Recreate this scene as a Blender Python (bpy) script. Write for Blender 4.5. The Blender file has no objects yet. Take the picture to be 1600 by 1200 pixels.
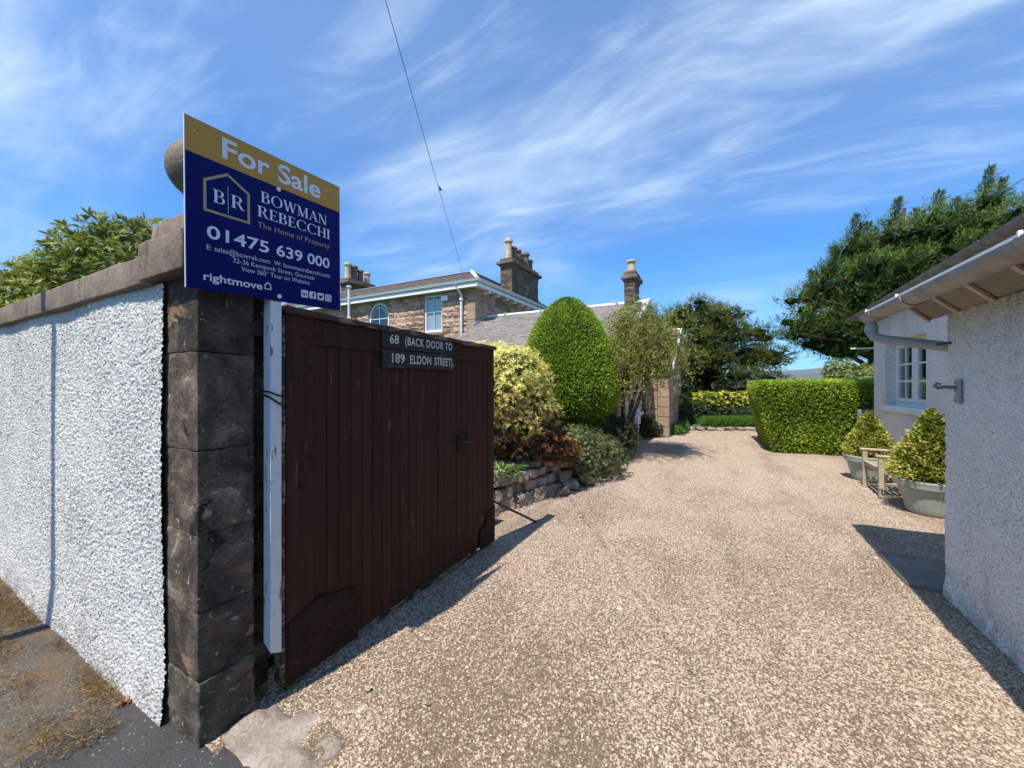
import bpy, math, random
import numpy as np
from mathutils import Vector, Matrix, noise as mnoise

rng = np.random.default_rng(11)
random.seed(11)
SC = bpy.context.scene
COL = SC.collection

# ------------------------------------------------------------------ camera, sky, sun, exposure
CAM_Z = 1.6
cam_d = bpy.data.cameras.new('camera')
cam = bpy.data.objects.new('camera', cam_d)
COL.objects.link(cam)
cam.location = (0, 0, CAM_Z)
cam.rotation_euler = (math.radians(90), 0, math.radians(28.4))
cam_d.sensor_width = 36.0
cam_d.lens = 36.0 * 605 / 1600
cam_d.clip_start = 0.05
cam_d.clip_end = 30000
SC.camera = cam

SUN_T = Vector((0.10, 0.55, -1.0)).normalized()          # the way the sunlight travels
world = bpy.data.worlds.new('World')
SC.world = world
world.use_nodes = True
wt = world.node_tree
for n in list(wt.nodes):
    wt.nodes.remove(n)
def wn(t, **k):
    n = wt.nodes.new(t)
    for a, b in k.items():
        setattr(n, a, b)
    return n
w_out = wn('ShaderNodeOutputWorld')
w_bg = wn('ShaderNodeBackground')
w_bg.inputs['Strength'].default_value = 0.10
sky = wn('ShaderNodeTexSky', sky_type='NISHITA')
sky.sun_disc = False
sky.sun_elevation = math.asin(-SUN_T.z)
sky.sun_rotation = math.atan2(-SUN_T.x, -SUN_T.y)
sky.altitude = 0
sky.air_density = 1.0
sky.dust_density = 0.15
sky.ozone_density = 3.2
# high thin cirrus: noise on a flat layer overhead, drawn out along the wind
tc = wn('ShaderNodeTexCoord')
sep = wn('ShaderNodeSeparateXYZ')
wt.links.new(tc.outputs['Generated'], sep.inputs[0])
den = wn('ShaderNodeMath', operation='ADD'); den.inputs[1].default_value = 0.16
wt.links.new(sep.outputs['Z'], den.inputs[0])
mx = wn('ShaderNodeMath', operation='MAXIMUM'); mx.inputs[1].default_value = 0.03
wt.links.new(den.outputs[0], mx.inputs[0])
dx = wn('ShaderNodeMath', operation='DIVIDE'); dy = wn('ShaderNodeMath', operation='DIVIDE')
wt.links.new(sep.outputs['X'], dx.inputs[0]); wt.links.new(mx.outputs[0], dx.inputs[1])
wt.links.new(sep.outputs['Y'], dy.inputs[0]); wt.links.new(mx.outputs[0], dy.inputs[1])
cmb = wn('ShaderNodeCombineXYZ')
wt.links.new(dx.outputs[0], cmb.inputs[0]); wt.links.new(dy.outputs[0], cmb.inputs[1])
wnz = wn('ShaderNodeTexNoise'); wnz.inputs['Scale'].default_value = 0.8; wnz.inputs['Detail'].default_value = 3
wt.links.new(cmb.outputs[0], wnz.inputs['Vector'])
wsb = wn('ShaderNodeVectorMath', operation='MULTIPLY_ADD'); wsb.inputs[1].default_value = (0.5, 0.5, 0); wsb.inputs[2].default_value = (-0.25, -0.25, 0)
wt.links.new(wnz.outputs['Color'], wsb.inputs[0])
wad = wn('ShaderNodeVectorMath', operation='ADD'); wt.links.new(cmb.outputs[0], wad.inputs[0]); wt.links.new(wsb.outputs[0], wad.inputs[1])
def cloud_layer(rot, sx, sy, scale, lo, hi, loc=(0, 0, 0), detail=9, dist=0.6, rough=0.6):
    mp = wn('ShaderNodeMapping')
    mp.inputs['Rotation'].default_value = (0, 0, math.radians(rot))
    mp.inputs['Scale'].default_value = (sx, sy, 1)
    mp.inputs['Location'].default_value = loc
    wt.links.new(wad.outputs[0], mp.inputs[0])
    nz = wn('ShaderNodeTexNoise')
    nz.inputs['Scale'].default_value = scale
    nz.inputs['Detail'].default_value = detail
    nz.inputs['Roughness'].default_value = rough
    nz.inputs['Distortion'].default_value = dist
    wt.links.new(mp.outputs[0], nz.inputs['Vector'])
    mr = wn('ShaderNodeMapRange', interpolation_type='SMOOTHSTEP')
    mr.inputs['From Min'].default_value = lo
    mr.inputs['From Max'].default_value = hi
    wt.links.new(nz.outputs['Fac'], mr.inputs['Value'])
    return mr.outputs[0]
c1 = cloud_layer(-36, 0.65, 1.3, 1.5, 0.42, 0.84, (4.3, 2.9, 0), detail=9, dist=0.45, rough=0.58)     # long streaks
c2 = cloud_layer(-20, 0.7, 0.9, 0.85, 0.30, 0.66, (7.3, 2.2, 0), detail=3, dist=0.3, rough=0.45)   # where there is cloud at all
c3 = cloud_layer(-62, 0.6, 2.4, 3.4, 0.44, 0.84, (1.7, 5.2, 0), detail=9, dist=0.6, rough=0.60)      # fine fibres
ad = wn('ShaderNodeMath', operation='MULTIPLY_ADD'); ad.inputs[1].default_value = 0.45
wt.links.new(c3, ad.inputs[0]); wt.links.new(c1, ad.inputs[2])
ml = wn('ShaderNodeMath', operation='MULTIPLY')
wt.links.new(ad.outputs[0], ml.inputs[0]); wt.links.new(c2, ml.inputs[1])
c2b = wn('ShaderNodeMath', operation='MULTIPLY_ADD'); c2b.inputs[1].default_value = 0.13; c2b.inputs[2].default_value = 0.025
wt.links.new(c2, c2b.inputs[0])
vl = wn('ShaderNodeMath', operation='MULTIPLY_ADD'); vl.inputs[1].default_value = 0.85
wt.links.new(ml.outputs[0], vl.inputs[0]); wt.links.new(c2b.outputs[0], vl.inputs[2])
cl = wn('ShaderNodeMath', operation='MINIMUM'); cl.inputs[1].default_value = 0.85
wt.links.new(vl.outputs[0], cl.inputs[0])
mixc = wn('ShaderNodeMix', data_type='RGBA')
wt.links.new(cl.outputs[0], mixc.inputs['Factor'])
deep = wn('ShaderNodeMix', data_type='RGBA', blend_type='MULTIPLY'); deep.inputs['Factor'].default_value = 1.0
deep.inputs['B'].default_value = (0.28, 0.84, 1.32, 1)          # the phone camera's rich blue
wt.links.new(sky.outputs[0], deep.inputs['A'])
wt.links.new(deep.outputs['Result'], mixc.inputs['A'])
mixc.inputs['B'].default_value = (5.3, 6.5, 7.7, 1)
wt.links.new(mixc.outputs['Result'], w_bg.inputs['Color'])
wt.links.new(w_bg.outputs[0], w_out.inputs['Surface'])

sun_d = bpy.data.lights.new('sun', 'SUN')
sun = bpy.data.objects.new('sun', sun_d)
COL.objects.link(sun)
sun_d.energy = 4.0
sun_d.angle = math.radians(0.53)
sun_d.color = (1.0, 0.93, 0.82)
sun.rotation_euler = SUN_T.to_track_quat('-Z', 'Y').to_euler()
sun.location = (-3, -10, 20)

SC.view_settings.view_transform = 'Standard'
SC.view_settings.look = 'None'
SC.view_settings.gamma = 1
SC.view_settings.exposure = 0.72
SC.render.engine = 'CYCLES'
SC.cycles.use_denoising = True
SC.cycles.use_adaptive_sampling = True
SC.cycles.adaptive_threshold = 0.02
SC.cycles.max_bounces = 5
SC.cycles.diffuse_bounces = 3
SC.cycles.glossy_bounces = 2
SC.cycles.transparent_max_bounces = 5
SC.cycles.caustics_reflective = False
SC.cycles.caustics_refractive = False

# ------------------------------------------------------------------ materials
def lin(r, g, b):
    f = lambda c: c / 12.92 if c <= 0.04045 else ((c + 0.055) / 1.055) ** 2.4
    return (f(r / 255), f(g / 255), f(b / 255), 1)
def c4(c):
    return (*c, 1) if len(c) == 3 else c
class NT:
    def __init__(s, name):
        s.m = bpy.data.materials.new(name); s.m.use_nodes = True
        s.t = s.m.node_tree; s.b = s.t.nodes['Principled BSDF']; s.o = s.t.nodes['Material Output']
    def n(s, t, **k):
        q = s.t.nodes.new(t)
        for a, b in k.items(): setattr(q, a, b)
        return q
    def l(s, a, b): s.t.links.new(a, b)
    def pos(s, sc=(1, 1, 1), obj=False):
        mp = s.n('ShaderNodeMapping'); mp.inputs['Scale'].default_value = sc
        if obj: s.l(s.n('ShaderNodeTexCoord').outputs['Object'], mp.inputs[0])
        else: s.l(s.n('ShaderNodeNewGeometry').outputs['Position'], mp.inputs[0])
        return mp.outputs[0]
    def noise(s, vec, scale, detail=6, rough=0.6, dist=0):
        q = s.n('ShaderNodeTexNoise')
        q.inputs['Scale'].default_value = scale; q.inputs['Detail'].default_value = detail
        q.inputs['Roughness'].default_value = rough; q.inputs['Distortion'].default_value = dist
        s.l(vec, q.inputs['Vector']); return q.outputs['Fac']
    def voro(s, vec, scale, out='Distance', feature='F1', rnd=1.0):
        q = s.n('ShaderNodeTexVoronoi', feature=feature)
        q.inputs['Scale'].default_value = scale; q.inputs['Randomness'].default_value = rnd
        s.l(vec, q.inputs['Vector']); return q.outputs[out]
    def ramp(s, fac, stops, interp='LINEAR'):
        q = s.n('ShaderNodeValToRGB'); q.color_ramp.interpolation = interp
        e = q.color_ramp.elements
        while len(e) < len(stops): e.new(0.5)
        for a, (p, c) in zip(e, stops): a.position = p; a.color = c4(c)
        s.l(fac, q.inputs[0]); return q.outputs[0]
    def rng(s, v, a, b, c=0, d=1, smooth=True):
        q = s.n('ShaderNodeMapRange', interpolation_type='SMOOTHSTEP' if smooth else 'LINEAR')
        for i, x in zip(('From Min', 'From Max', 'To Min', 'To Max'), (a, b, c, d)): q.inputs[i].default_value = x
        s.l(v, q.inputs['Value']); return q.outputs[0]
    def math(s, op, a, b):
        q = s.n('ShaderNodeMath', operation=op)
        for i, x in ((0, a), (1, b)):
            if hasattr(x, 'links'): s.l(x, q.inputs[i])
            else: q.inputs[i].default_value = x
        return q.outputs[0]
    def mix(s, fac, a, b, mode='MIX'):
        q = s.n('ShaderNodeMix', data_type='RGBA', blend_type=mode)
        for i, x in (('Factor', fac), ('A', a), ('B', b)):
            if hasattr(x, 'links'): s.l(x, q.inputs[i])
            else: q.inputs[i].default_value = c4(x) if i != 'Factor' else x
        return q.outputs['Result']
    def bump(s, h, strength=0.5, dist=0.01, prev=None):
        q = s.n('ShaderNodeBump'); q.inputs['Strength'].default_value = strength; q.inputs['Distance'].default_value = dist
        s.l(h, q.inputs['Height'])
        if prev is not None: s.l(prev, q.inputs['Normal'])
        return q.outputs[0]
    def set(s, col=None, rough=None, nrm=None, **k):
        for nm, v in (('Base Color', col), ('Roughness', rough), ('Normal', nrm), *((a.replace('_', ' '), b) for a, b in k.items())):
            if v is None: continue
            if hasattr(v, 'links'): s.l(v, s.b.inputs[nm])
            else: s.b.inputs[nm].default_value = c4(v) if nm == 'Base Color' else v
        return s.m

def plain(name, col, rough=0.6, var=0.12, scale=6, bump=0.15, bscale=40, **k):
    t = NT(name); p = t.pos()
    a = t.noise(p, scale, 6); c = c4(col)
    dark = tuple(x * (1 - var) for x in c[:3]); lite = tuple(min(1, x * (1 + var)) for x in c[:3])
    col = t.ramp(a, [(0.3, dark), (0.7, lite)])
    nb = t.bump(t.noise(p, bscale, 5), bump, 0.004)
    return t.set(col, rough, nb, **k)

def stone_mat(name, cols, scale=3.0, spot=None, bump=0.7, bdist=0.008, rand=0.0, streak=None, fine=60):
    """weathered stone: blotches in three tones, grain, optional lichen spots and streaks, tone per block"""
    t = NT(name); p = t.pos()
    a = t.noise(p, scale, 8, 0.65, 0.4)
    col = t.ramp(a, [(0.28, cols[0]), (0.5, cols[1]), (0.72, cols[2])])
    g = t.noise(p, fine, 4, 0.7)
    col = t.mix(0.55, col, t.ramp(g, [(0.3, (0.45, 0.45, 0.45)), (0.7, (1.4, 1.4, 1.4))]), 'MULTIPLY')
    if rand:
        oi = t.n('ShaderNodeObjectInfo')
        col = t.mix(1.0, col, t.ramp(oi.outputs['Random'], [(0.0, (1 - rand, 1 - rand, 1 - rand)), (0.5, (1, 0.97, 0.94)), (1.0, (1 + rand, 1 + rand * .93, 1 + rand * .85))]), 'MULTIPLY')
    if streak:
        v = t.noise(t.pos((1, 1, 0.12)), streak[0], 5, 0.6)
        col = t.mix(t.rng(v, streak[1], streak[1] + 0.12), col, streak[2])
    if spot:
        for sc, th, c in spot:
            v = t.noise(p, sc, 7, 0.62, 0.8)
            col = t.mix(t.rng(v, th, th + 0.05), col, c)
    nb = t.bump(t.noise(p, fine * 0.7, 6, 0.7), bump, bdist)
    nb = t.bump(a, bump * 0.6, bdist * 3, nb)
    return t.set(col, 0.92, nb, Specular_IOR_Level=0.25)

def leaf_mat(name, stops, trans=0.3, rough=0.5, spec=0.35):
    t = NT(name)
    at = t.n('ShaderNodeAttribute', attribute_name='tint')
    col = t.ramp(at.outputs['Fac'], stops)
    nz = t.noise(t.pos(), 3.0, 3)
    col = t.mix(0.5, col, t.ramp(nz, [(0.3, (0.72, 0.75, 0.7)), (0.7, (1.2, 1.18, 1.1))]), 'MULTIPLY')
    t.set(col, rough, None, Specular_IOR_Level=spec)
    tr = t.n('ShaderNodeBsdfTranslucent'); t.l(t.mix(1.0, col, (1.25, 1.2, 0.6), 'MULTIPLY'), tr.inputs['Color'])
    mxs = t.n('ShaderNodeMixShader'); mxs.inputs[0].default_value = trans
    t.l(t.b.outputs[0], mxs.inputs[1]); t.l(tr.outputs[0], mxs.inputs[2]); t.l(mxs.outputs[0], t.o.inputs['Surface'])
    return t.m

M = {}
def harling(name, base, dirt, fleck_amt, bstr, flecks):
    t = NT(name); p = t.pos()
    a = t.noise(p, 1.6, 6, 0.6, 0.3)
    col = t.ramp(a, [(0.3, base), (0.75, tuple(x * 0.9 for x in base[:3]))])
    st = t.noise(t.pos((1, 1, 0.10)), 7, 6, 0.6)                       # run-off stains
    col = t.mix(t.math('MULTIPLY', t.rng(st, 0.54, 0.72), 0.30), col, (0.36, 0.34, 0.29))
    zz = t.n('ShaderNodeSeparateXYZ'); t.l(p, zz.inputs[0])                # soil splashed up from the ground
    spl = t.math('MULTIPLY', t.rng(zz.outputs['Z'], 0.02, 0.30, 1, 0), t.rng(t.noise(p, 9, 6, 0.7), 0.35, 0.7))
    col = t.mix(t.math('MULTIPLY', spl, 0.65), col, (0.24, 0.20, 0.14))
    f = t.noise(p, flecks[0], 3, 0.6)
    fm = t.math('MULTIPLY', t.rng(f, flecks[1], flecks[1] + 0.06), t.rng(t.noise(p, 1.1, 4), 0.38, 0.66, 0.45, 1))
    col = t.mix(t.math('MULTIPLY', fm, fleck_amt), col, dirt)
    v = t.voro(p, 70)
    nb = t.bump(v, bstr, 0.012)
    nb = t.bump(t.noise(p, 130, 4), bstr * 0.6, 0.006, nb)
    return t.set(col, 0.9, nb, Specular_IOR_Level=0.2)
M['harl'] = harling('white_roughcast', (0.68, 0.665, 0.63), (0.13, 0.125, 0.115), 0.9, 0.4, (120, 0.50))  # dark flecks: grey dirt, and painted shade gaps between the pellets
M['harl2'] = harling('grey_white_roughcast', (0.88, 0.85, 0.79), (0.20, 0.185, 0.16), 0.6, 1.0, (78, 0.545))
M['pillar'] = stone_mat('dark_sandstone', [(0.022, 0.017, 0.015), (0.095, 0.072, 0.055), (0.26, 0.19, 0.135)], 6,
                        [(3.6, 0.60, (0.27, 0.16, 0.085)), (5.1, 0.60, (0.03, 0.024, 0.02)), (6, 0.62, (0.30, 0.275, 0.21)), (26, 0.64, (0.45, 0.43, 0.37))], 1.0, 0.010, 0.35)
M['pillar_base'] = stone_mat('lichened_sandstone', [(0.035, 0.029, 0.023), (0.10, 0.084, 0.063), (0.22, 0.19, 0.14)], 7,
                        [(8, 0.60, (0.28, 0.27, 0.205)), (24, 0.63, (0.48, 0.47, 0.40)), (5.1, 0.63, (0.04, 0.032, 0.026))], 1.0, 0.012, 0.1)
M['coping'] = stone_mat('coping_sandstone', [(0.15, 0.115, 0.09), (0.25, 0.19, 0.145), (0.34, 0.27, 0.21)], 4,
                        [(16, 0.68, (0.10, 0.09, 0.08))], 0.8, 0.007, 0.16, streak=(16, 0.60, (0.10, 0.085, 0.07)))
M['house'] = stone_mat('house_sandstone', [(0.26, 0.165, 0.12), (0.45, 0.30, 0.22), (0.60, 0.44, 0.335)], 2.6,
                       [(7, 0.69, (0.12, 0.085, 0.065))], 0.9, 0.02, 0.32, fine=22)
M['ashlar'] = stone_mat('dressed_sandstone', [(0.29, 0.20, 0.145), (0.38, 0.27, 0.19), (0.46, 0.34, 0.25)], 2.2, None, 0.4, 0.006, 0.14, fine=26)
M['mortar'] = stone_mat('house_mortar', [(0.16, 0.12, 0.09), (0.24, 0.18, 0.14), (0.30, 0.24, 0.19)], 3, None, 0.6, 0.01)
M['chimney'] = stone_mat('sooty_sandstone', [(0.075, 0.056, 0.044), (0.16, 0.115, 0.085), (0.29, 0.21, 0.15)], 2.0,
                         [(5, 0.64, (0.05, 0.045, 0.04))], 0.9, 0.02, 0.25, fine=22)
M['rock'] = stone_mat('rockery_stone', [(0.12, 0.10, 0.082), (0.29, 0.245, 0.20), (0.46, 0.40, 0.335)], 6,
                      [(10, 0.70, (0.30, 0.27, 0.10)), (24, 0.68, (0.10, 0.09, 0.08))], 1.0, 0.02, 0.2, fine=45)
M['slab'] = stone_mat('threshold_stone', [(0.20, 0.16, 0.125), (0.34, 0.285, 0.235), (0.50, 0.44, 0.38)], 5,
                      [(14, 0.66, (0.13, 0.11, 0.085))], 0.8, 0.012, 0.1, fine=70)
M['concrete'] = stone_mat('concrete', [(0.14, 0.128, 0.11), (0.20, 0.182, 0.155), (0.27, 0.245, 0.21)], 4, None, 0.5, 0.004, fine=110)
M['slate'] = stone_mat('slate', [(0.17, 0.145, 0.13), (0.26, 0.225, 0.20), (0.35, 0.31, 0.28)], 3, [(5, 0.7, (0.13, 0.115, 0.10))], 0.5, 0.005, fine=18)
M['slate_dark'] = stone_mat('dark_slate', [(0.09, 0.075, 0.065), (0.135, 0.115, 0.10), (0.18, 0.155, 0.14)], 3, None, 0.5, 0.005, fine=18)
M['lead'] = plain('lead_flashing', (0.30, 0.32, 0.36), 0.5, 0.25, 8)
M['white'] = plain('white_gloss_paint', (0.80, 0.80, 0.78), 0.4, 0.06, 5, 0.08)
M['palegreen'] = plain('pale_grey_green_paint', (0.62, 0.67, 0.65), 0.45, 0.10, 4, 0.1)
M['gutter'] = plain('weathered_grey_gutter', (0.33, 0.29, 0.245), 0.62, 0.28, 6, 0.25, 60)
M['gutter2'] = plain('mossy_grey_gutter', (0.20, 0.185, 0.15), 0.7, 0.40, 9, 0.3, 60)
M['rafter'] = plain('pale_rafter_paint', (0.55, 0.49, 0.39), 0.7, 0.2, 12)
M['soffit'] = plain('soffit_board', (0.28, 0.255, 0.215), 0.8, 0.18, 4)
M['pipe'] = plain('grey_downpipe_paint', (0.34, 0.35, 0.34), 0.5, 0.14, 9, 0.15)
M['iron'] = plain('rusty_iron', (0.045, 0.034, 0.028), 0.7, 0.4, 30, 0.5, 120)
M['plate'] = plain('painted_iron_plate', (0.026, 0.013, 0.009), 0.7, 0.35, 20, 0.4, 90, Specular_IOR_Level=0.15)
M['black'] = plain('black_cable', (0.012, 0.012, 0.012), 0.5)
M['steel'] = plain('grey_lamp_post_paint', (0.22, 0.23, 0.23), 0.5)
M['creosote'] = plain('creosoted_timber', (0.08, 0.055, 0.035), 0.85, 0.3)
M['roofing'] = plain('roofing_felt', (0.22, 0.22, 0.22), 0.9, 0.2)
M['clay'] = plain('buff_clay', (0.52, 0.40, 0.24), 0.8, 0.28, 5, 0.3)
M['clay_dark'] = plain('sooted_clay', (0.17, 0.115, 0.08), 0.85, 0.4, 5, 0.3)
M['plastic'] = plain('sage_plastic_pot', (0.30, 0.335, 0.285), 0.5, 0.12, 7, 0.1)
M['teak'] = plain('weathered_teak', (0.40, 0.335, 0.235), 0.8, 0.25, 14, 0.4, 70)
M['bark'] = plain('bark', (0.045, 0.033, 0.025), 0.9, 0.4, 12, 0.8, 40)
M['bark_red'] = plain('reddish_bark', (0.15, 0.075, 0.05), 0.9, 0.4, 12, 0.8, 40)
M['soil'] = plain('garden_soil', (0.075, 0.055, 0.04), 0.95, 0.35, 14, 0.9, 60)
M['turf'] = plain('rough_turf', (0.075, 0.10, 0.035), 0.95, 0.4, 3, 0.9, 30)
M['core'] = plain('painted_shade_core', (0.020, 0.030, 0.010), 0.95, 0.4, 20, 0.8, 60, Specular_IOR_Level=0.0)  # near-black green paints the shade deep inside the foliage
M['hill'] = plain('moorland', (0.085, 0.10, 0.055), 0.95, 0.35, 0.002, 0, 1)
M['water'] = plain('water', (0.03, 0.06, 0.09), 0.15, 0.1, 0.01, 0.1, 0.2)
M['curtain'] = plain('white_net_curtain', (0.72, 0.75, 0.76), 0.9, 0.1, 3)
M['room'] = plain('painted_dim_room', (0.05, 0.055, 0.06), 0.9)  # dark colour stands for the unlit interior behind the glass
def glass_mat():
    t = NT('window_glass'); t.set((0.05, 0.06, 0.07), 0.04, None, Specular_IOR_Level=0.8)
    gl = t.n('ShaderNodeBsdfGlossy'); gl.inputs['Roughness'].default_value = 0.03
    tr = t.n('ShaderNodeBsdfTransparent'); tr.inputs['Color'].default_value = (0.85, 0.88, 0.9, 1)
    lw_ = t.n('ShaderNodeLayerWeight'); lw_.inputs['Blend'].default_value = 0.5
    fc = t.math('ADD', t.math('MULTIPLY', t.math('POWER', lw_.outputs['Facing'], 4.0), 0.8), 0.07)
    ms = t.n('ShaderNodeMixShader'); t.l(fc, ms.inputs[0]); t.l(tr.outputs[0], ms.inputs[1]); t.l(gl.outputs[0], ms.inputs[2])
    t.l(ms.outputs[0], t.o.inputs['Surface']); return t.m
M['glass'] = glass_mat()

def gravel_mat():
    t = NT('fine_gravel'); p = t.pos()
    big = t.noise(p, 0.9, 5, 0.6, 0.3)
    dirt = t.ramp(t.noise(p, 26, 5, 0.7), [(0.3, (0.095, 0.066, 0.040)), (0.7, (0.22, 0.155, 0.10))])
    q = t.n('ShaderNodeTexVoronoi', feature='F1'); q.inputs['Scale'].default_value = 95; t.l(p, q.inputs['Vector'])
    sepc = t.n('ShaderNodeSeparateColor'); t.l(q.outputs['Color'], sepc.inputs[0])
    st = t.ramp(sepc.outputs[0], [(0.0, (0.30, 0.215, 0.15)), (0.3, (0.45, 0.34, 0.25)), (0.6, (0.54, 0.425, 0.325)), (0.85, (0.63, 0.525, 0.42)), (1, (0.36, 0.31, 0.26))])
    # how much of the stone still shows through the dirt: more towards the house, patchy near the gate
    sx = t.n('ShaderNodeSeparateXYZ'); t.l(p, sx.inputs[0])
    far = t.rng(sx.outputs['Y'], 1.5, 8.0, 0.40, 1.02, False)
    cover = t.math('ADD', far, t.rng(big, 0.3, 0.7, -0.22, 0.20))
    mask = t.math('LESS_THAN', sepc.outputs[1], cover)
    edge = t.rng(q.outputs['Distance'], 0.55, 0.7, 1, 0)
    col = t.mix(t.math('MULTIPLY', mask, edge), dirt, st)
    q2 = t.n('ShaderNodeTexVoronoi', feature='F1'); q2.inputs['Scale'].default_value = 190; t.l(p, q2.inputs['Vector'])
    s2 = t.n('ShaderNodeSeparateColor'); t.l(q2.outputs['Color'], s2.inputs[0])
    grit = t.math('MULTIPLY', t.math('LESS_THAN', s2.outputs[1], 0.42), t.rng(q2.outputs['Distance'], 0.35, 0.6, 1, 0))
    dirt = t.mix(grit, dirt, t.ramp(s2.outputs[0], [(0, (0.20, 0.15, 0.11)), (0.6, (0.40, 0.32, 0.24)), (1, (0.56, 0.48, 0.39))]))
    col = t.mix(t.math('MULTIPLY', mask, edge), dirt, st)
    tr_ = t.noise(t.pos((1.6, 0.35, 1)), 1.0, 5, 0.6)                       # worn wheel tracks and mossy strips along the drive
    col = t.mix(t.math('MULTIPLY', t.rng(tr_, 0.48, 0.68), 0.5), col, (0.11, 0.08, 0.045))
    nb = t.bump(t.math('MULTIPLY', t.math('SUBTRACT', 1.0, q.outputs['Distance']), mask), 0.9, 0.008)
    nb = t.bump(t.noise(p, 90, 3), 0.4, 0.004, nb)
    return t.set(col, 0.93, nb, Specular_IOR_Level=0.2)
M['gravel'] = gravel_mat()
def pebble_mat():
    t = NT('pebble_stone')
    at = t.n('ShaderNodeAttribute', attribute_name='tint')
    col = t.ramp(at.outputs['Fac'], [(0, (0.15, 0.11, 0.08)), (0.25, (0.33, 0.245, 0.175)), (0.55, (0.47, 0.36, 0.285)), (0.82, (0.58, 0.475, 0.375)), (0.97, (0.66, 0.58, 0.48)), (1, (0.24, 0.215, 0.185))])
    return t.set(col, 0.88, t.bump(t.noise(t.pos(), 220, 3), 0.4, 0.002), Specular_IOR_Level=0.25)
M['pebble'] = pebble_mat()
def asphalt_mat(name, base, agg, cover, moss):
    t = NT(name); p = t.pos()
    q = t.n('ShaderNodeTexVoronoi', feature='F1'); q.inputs['Scale'].default_value = 95; t.l(p, q.inputs['Vector'])
    sepc = t.n('ShaderNodeSeparateColor'); t.l(q.outputs['Color'], sepc.inputs[0])
    a = t.noise(p, 4, 6, 0.65)
    col = t.ramp(a, [(0.3, tuple(x * 0.75 for x in base)), (0.7, tuple(x * 1.3 for x in base))])
    st = t.ramp(sepc.outputs[0], [(0, tuple(x * 0.5 for x in agg)), (1, tuple(x * 1.2 for x in agg))])
    col = t.mix(t.math('MULTIPLY', t.math('LESS_THAN', sepc.outputs[1], cover), t.rng(q.outputs['Distance'], 0.35, 0.5, 1, 0)), col, st)
    if moss:
        col = t.mix(t.rng(t.noise(p, 5, 7, 0.72, 0.5), 0.46, 0.62), col, moss)
    nb = t.bump(q.outputs['Distance'], 0.7, 0.005); nb = t.bump(t.noise(p, 60, 4), 0.5, 0.004, nb)
    return t.set(col, 0.9, nb, Specular_IOR_Level=0.3)
M['asphalt_old'] = asphalt_mat('worn_asphalt', (0.085, 0.072, 0.058), (0.20, 0.165, 0.13), 0.42, (0.13, 0.088, 0.048))
M['asphalt'] = asphalt_mat('newer_asphalt', (0.055, 0.053, 0.052), (0.22, 0.21, 0.20), 0.06, None)

def gate_mat():
    t = NT('brown_gate_paint'); p = t.pos((1, 1, 0.10))
    a = t.noise(p, 18, 6, 0.6)
    col = t.ramp(a, [(0.3, (0.034, 0.0125, 0.0080)), (0.7, (0.064, 0.0245, 0.0150))])
    oi = t.n('ShaderNodeObjectInfo'); col = t.mix(1.0, col, t.ramp(oi.outputs['Random'], [(0, (0.9, 0.9, 0.9)), (1, (1.12, 1.12, 1.12))]), 'MULTIPLY')
    fl = t.noise(t.pos((1, 1, 0.07)), 60, 5, 0.65)
    lo = t.noise(t.pos(), 1.7, 4)
    msk = t.math('MULTIPLY', t.rng(fl, 0.635, 0.68), t.rng(lo, 0.46, 0.60))
    col = t.mix(msk, col, (0.22, 0.16, 0.12))
    rg = t.ramp(a, [(0.3, (0.6, 0.6, 0.6)), (0.7, (0.8, 0.8, 0.8))])
    nb = t.bump(t.noise(p, 70, 5), 0.35, 0.003)
    return t.set(col, rg, nb, Specular_IOR_Level=0.18)
M['gate'] = gate_mat()
def worn_mat(name, paint, wood, th, scale=(1, 1, 0.12)):
    t = NT(name)
    v = t.noise(t.pos(scale), 34, 6, 0.65); w = t.noise(t.pos(), 5, 5)
    m = t.rng(t.math('ADD', v, t.rng(w, 0.3, 0.7, -0.14, 0.14)), th, th + 0.05)
    col = t.mix(m, t.ramp(w, [(0.3, tuple(x * 0.88 for x in paint)), (0.7, paint)]), t.ramp(v, [(0.4, wood), (0.8, tuple(x * 0.5 for x in wood))]))
    return t.set(col, 0.65, t.bump(v, 0.5, 0.004))
M['gate_worn'] = worn_mat('gate_bare_edges', (0.045, 0.020, 0.013), (0.27, 0.20, 0.145), 0.50, (1, 0.2, 1))
M['post'] = worn_mat('worn_white_post_paint', (0.72, 0.73, 0.74), (0.30, 0.23, 0.16), 0.60)
M['gold'] = plain('sign_gold', (0.50, 0.27, 0.05), 0.4, 0.03, 2, 0.0, Specular_IOR_Level=0.2)
M['navy'] = plain('sign_navy', (0.003, 0.005, 0.10), 0.4, 0.04, 2, 0.0, Specular_IOR_Level=0.12)
M['print_white'] = plain('sign_white_print', (0.70, 0.73, 0.80), 0.4, 0.02, 2, 0.0)
M['print_gold'] = plain('sign_gold_print', (0.42, 0.29, 0.13), 0.4, 0.02, 2, 0.0)
M['print_grey'] = plain('sign_grey_print', (0.55, 0.57, 0.62), 0.4, 0.02, 2, 0.0)
M['board_black'] = worn_mat('weathered_black_board', (0.012, 0.009, 0.0075), (0.075, 0.055, 0.042), 0.62, (0.3, 0.1, 1))
M['letter_white'] = plain('hand_painted_white', (0.62, 0.60, 0.55), 0.6, 0.2, 30, 0.2)

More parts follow.
